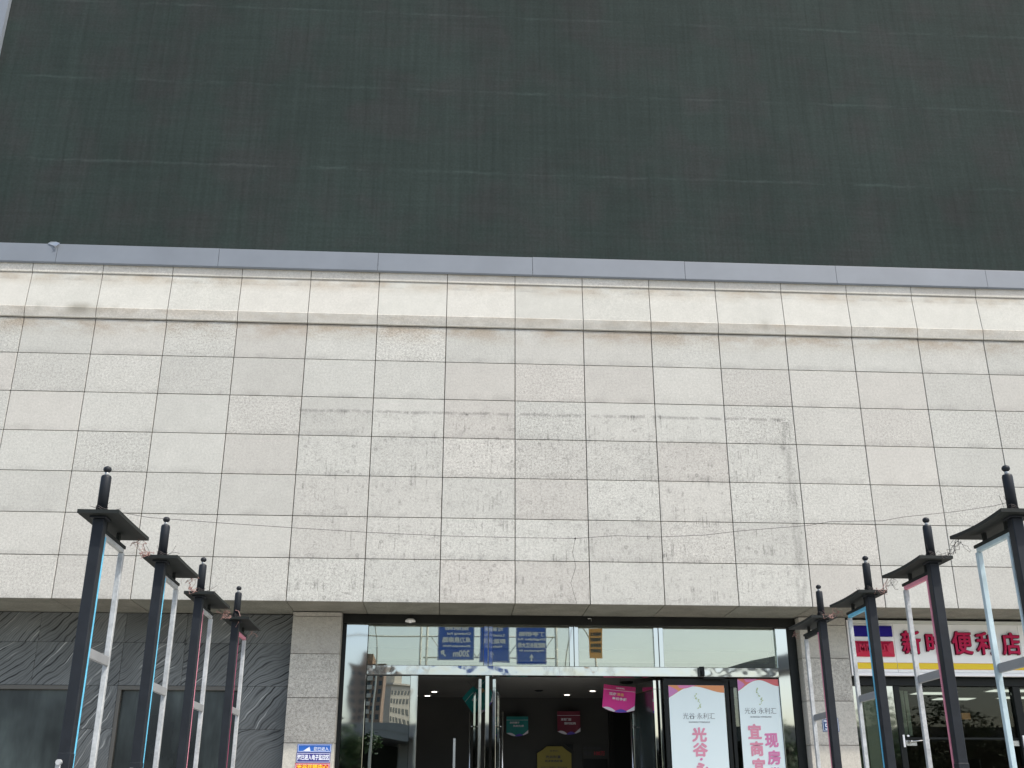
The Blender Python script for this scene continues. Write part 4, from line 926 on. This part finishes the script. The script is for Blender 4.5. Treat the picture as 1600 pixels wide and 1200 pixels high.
def lamp(x, y, h, reach, lab):
    t = thing('street_lamp', (x, y, 0), lab, 'street lamp')
    pts = [(x, y, 0), (x, y, h * 0.72)] + [(x + reach * (1 - math.cos(a)), y, h * 0.72 + h * 0.28 * math.sin(a)) for a in [math.pi / 2 * k / 8 for k in range(1, 9)]]
    MB().tube(pts, [0.055, 0.04] + [0.028] * 8, 8).build('pole', 'gantry', t, True)
    box('lamp_head', x + reach - 0.1 if reach > 0 else x + reach - 0.5, x + reach + 0.5 if reach > 0 else x + reach + 0.1, y - 0.12, y + 0.12, h - 0.06, h + 0.05, 'gantry', t, 0.02)
lamp(3.85, -28.6, 9.3, 1.1, 'curved white street lamp mirrored left of the orange sign'); lamp(5.25, -28.6, 9.0, -1.0, 'curved white street lamp mirrored right of the orange sign')
lamp(-4.15, -34, 11.5, -1.5, 'tall white street lamp mirrored in the left door jamb')
vd = thing('viaduct', (-20, -50, 0), 'concrete road viaduct beyond the street', 'bridge')
box('deck', -70, 60, -58, -50, 5.6, 6.0, 'concrete', vd); box('parapet', -70, 60, -50.3, -49.98, 6.003, 6.42, 'concrete', vd); box('parapet', -70, 60, -58.0, -57.7, 6.003, 6.42, 'concrete', vd)
for x_ in (-60, -40, -20, -3.2): box('bridge_pier', x_ - 0.8, x_ + 0.8, -55.5, -52.5, 0, 5.597, 'concrete', vd, 0.1)
box('added_shade_wall', -70, 60, -57.6, -57.2, 0, 5.597, 'underdeck_shade', vd)  # wall added to darken the space below the deck; shade is its colour
cr = thing('canopy_roof', (26, -50, 0), 'grey canopy roof rising behind the viaduct at the right', 'roof')
o = MB().poly([(13.5, 8.9), (40, 10.2), (40, 12.8), (19, 10.25), (16.5, 9.7)], -49, -46).build('roof', 'concrete', cr)
for x_ in (20, 36): box('column', x_ - 0.3, x_ + 0.3, -47.9, -47.3, 0, 9.0, 'concrete', cr)
def tower(x0, x1, y0, y1, h, mat, lab, nx, nz, bay=None, yaw=0.0):
    t = thing('tower_block', ((x0 + x1) / 2, y1, 0), lab, 'building')
    box('wall', x0, x1, y0, y1, 0, h, mat, t)
    box('roof_slab', x0 - 0.4, x1 + 0.4, y0, y1 + 0.5, h + 0.002, h + 0.5, mat, t); box('roof_house', x0 + (x1 - x0) * .3, x0 + (x1 - x0) * .6, y0 + 1, y1 - 1, h + 0.502, h + 3, mat, t)
    pw = (x1 - x0) / nx
    for i in range(nx):
        for j in range(nz):
            cx = x0 + pw * (i + .5); cz = 3 + (h - 4) * (j + .5) / nz
            w_ = box('window', cx - pw * .28, cx + pw * .28, y1 + 0.002, y1 + 0.06, cz - 0.55, cz + 0.55, 'window_dark', t)
    if bay:
        b0, b1 = bay
        for j in range(nz):
            cz = 3 + (h - 4) * (j + .5) / nz
            box('balcony', x0 + (x1 - x0) * b0, x0 + (x1 - x0) * b1, y1 + 0.07, y1 + 1.2, cz - 1.3, cz - 0.35, 'cream_wall', t)
    t.rotation_euler = (0, 0, yaw)
tower(-23.4, -15.6, -254, -240, 33.0, 'brown_wall', 'brown tower block mirrored in the glass beside the left jamb', 5, 15, (0.42, 0.62))
tower(-17.8, -7.5, -285, -272, 31.5, 'cream_wall', 'cream tower block mirrored beside the brown one', 7, 13, None, -1.15)
tower(-60, -38, -240, -225, 26, 'grey_wall', 'grey apartment block far to the left across the road', 6, 8)
tower(14, 34, -230, -215, 16, 'concrete', 'low concrete block far to the right across the road', 6, 4)
def tree(x, y, h, r, seed, lab):
    rg = random.Random(seed); t = thing('street_tree', (x, y, 0), lab, 'tree', 'street trees across the road')
    mb = MB(); mb.tube([(x, y, 0), (x + .1, y, h * .35), (x, y + .1, h * .6)], [0.16, 0.12, 0.06], 8)
    for k in range(6):
        a = rg.uniform(0, 6.28); z = h * rg.uniform(.3, .55); mb.tube([(x, y, z), (x + r * .6 * math.cos(a), y + r * .6 * math.sin(a), z + h * .25)], [0.06, 0.02], 6)
    mb.build('trunk', 'bark', t, True)
    mb = MB(); cs = [(Vector((x + rg.gauss(0, r * .4), y + rg.gauss(0, r * .4), h * rg.uniform(.45, .92))), r * rg.uniform(.3, .55)) for _ in range(12)]
    for _ in range(1500):
        c, s = rg.choice(cs); v = Vector((rg.gauss(0, 1), rg.gauss(0, 1), rg.gauss(0, 1))).normalized() * s * rg.uniform(.55, 1.05); p = c + v
        a = Vector((rg.uniform(-1, 1), rg.uniform(-1, 1), rg.uniform(-.5, .5))).normalized() * .13; b = a.cross(Vector((rg.uniform(-1, 1), rg.uniform(-1, 1), 1))).normalized() * .08
        n = len(mb.v); mb.v += [tuple(p - a), tuple(p + b), tuple(p + a), tuple(p - b)]; mb.f.append((n, n + 1, n + 2, n + 3))
    me = bpy.data.meshes.new('crown'); c0 = Vector((x, y, h * .7)); me.from_pydata([tuple(Vector(v) - c0) for v in mb.v], [], mb.f); me.materials.append(M['leaf'])
    put(bpy.data.objects.new('crown', me), t, c0)
for i, (x, y, h, r, lab) in enumerate(((-5.4, -40, 6.2, 1.0, 'narrow dark tree mirrored in the left steel jamb'), (-10.5, -38, 7.0, 2.4, 'broad street tree across the road at the left'), (-15.5, -41, 6.5, 2.3, 'street tree farther left across the road'),
                                     (-21, -40, 7.2, 2.6, 'street tree at the far left across the road'), (16.8, -40, 6.0, 1.9, 'street tree across the road to the right'), (21.5, -40, 7.4, 2.5, 'taller street tree right of the road signs'), (26, -42, 7.6, 2.6, 'street tree at the far right across the road'))):
    tree(x, y, h, r, 50 + i, lab)
print('objects', len(bpy.data.objects))
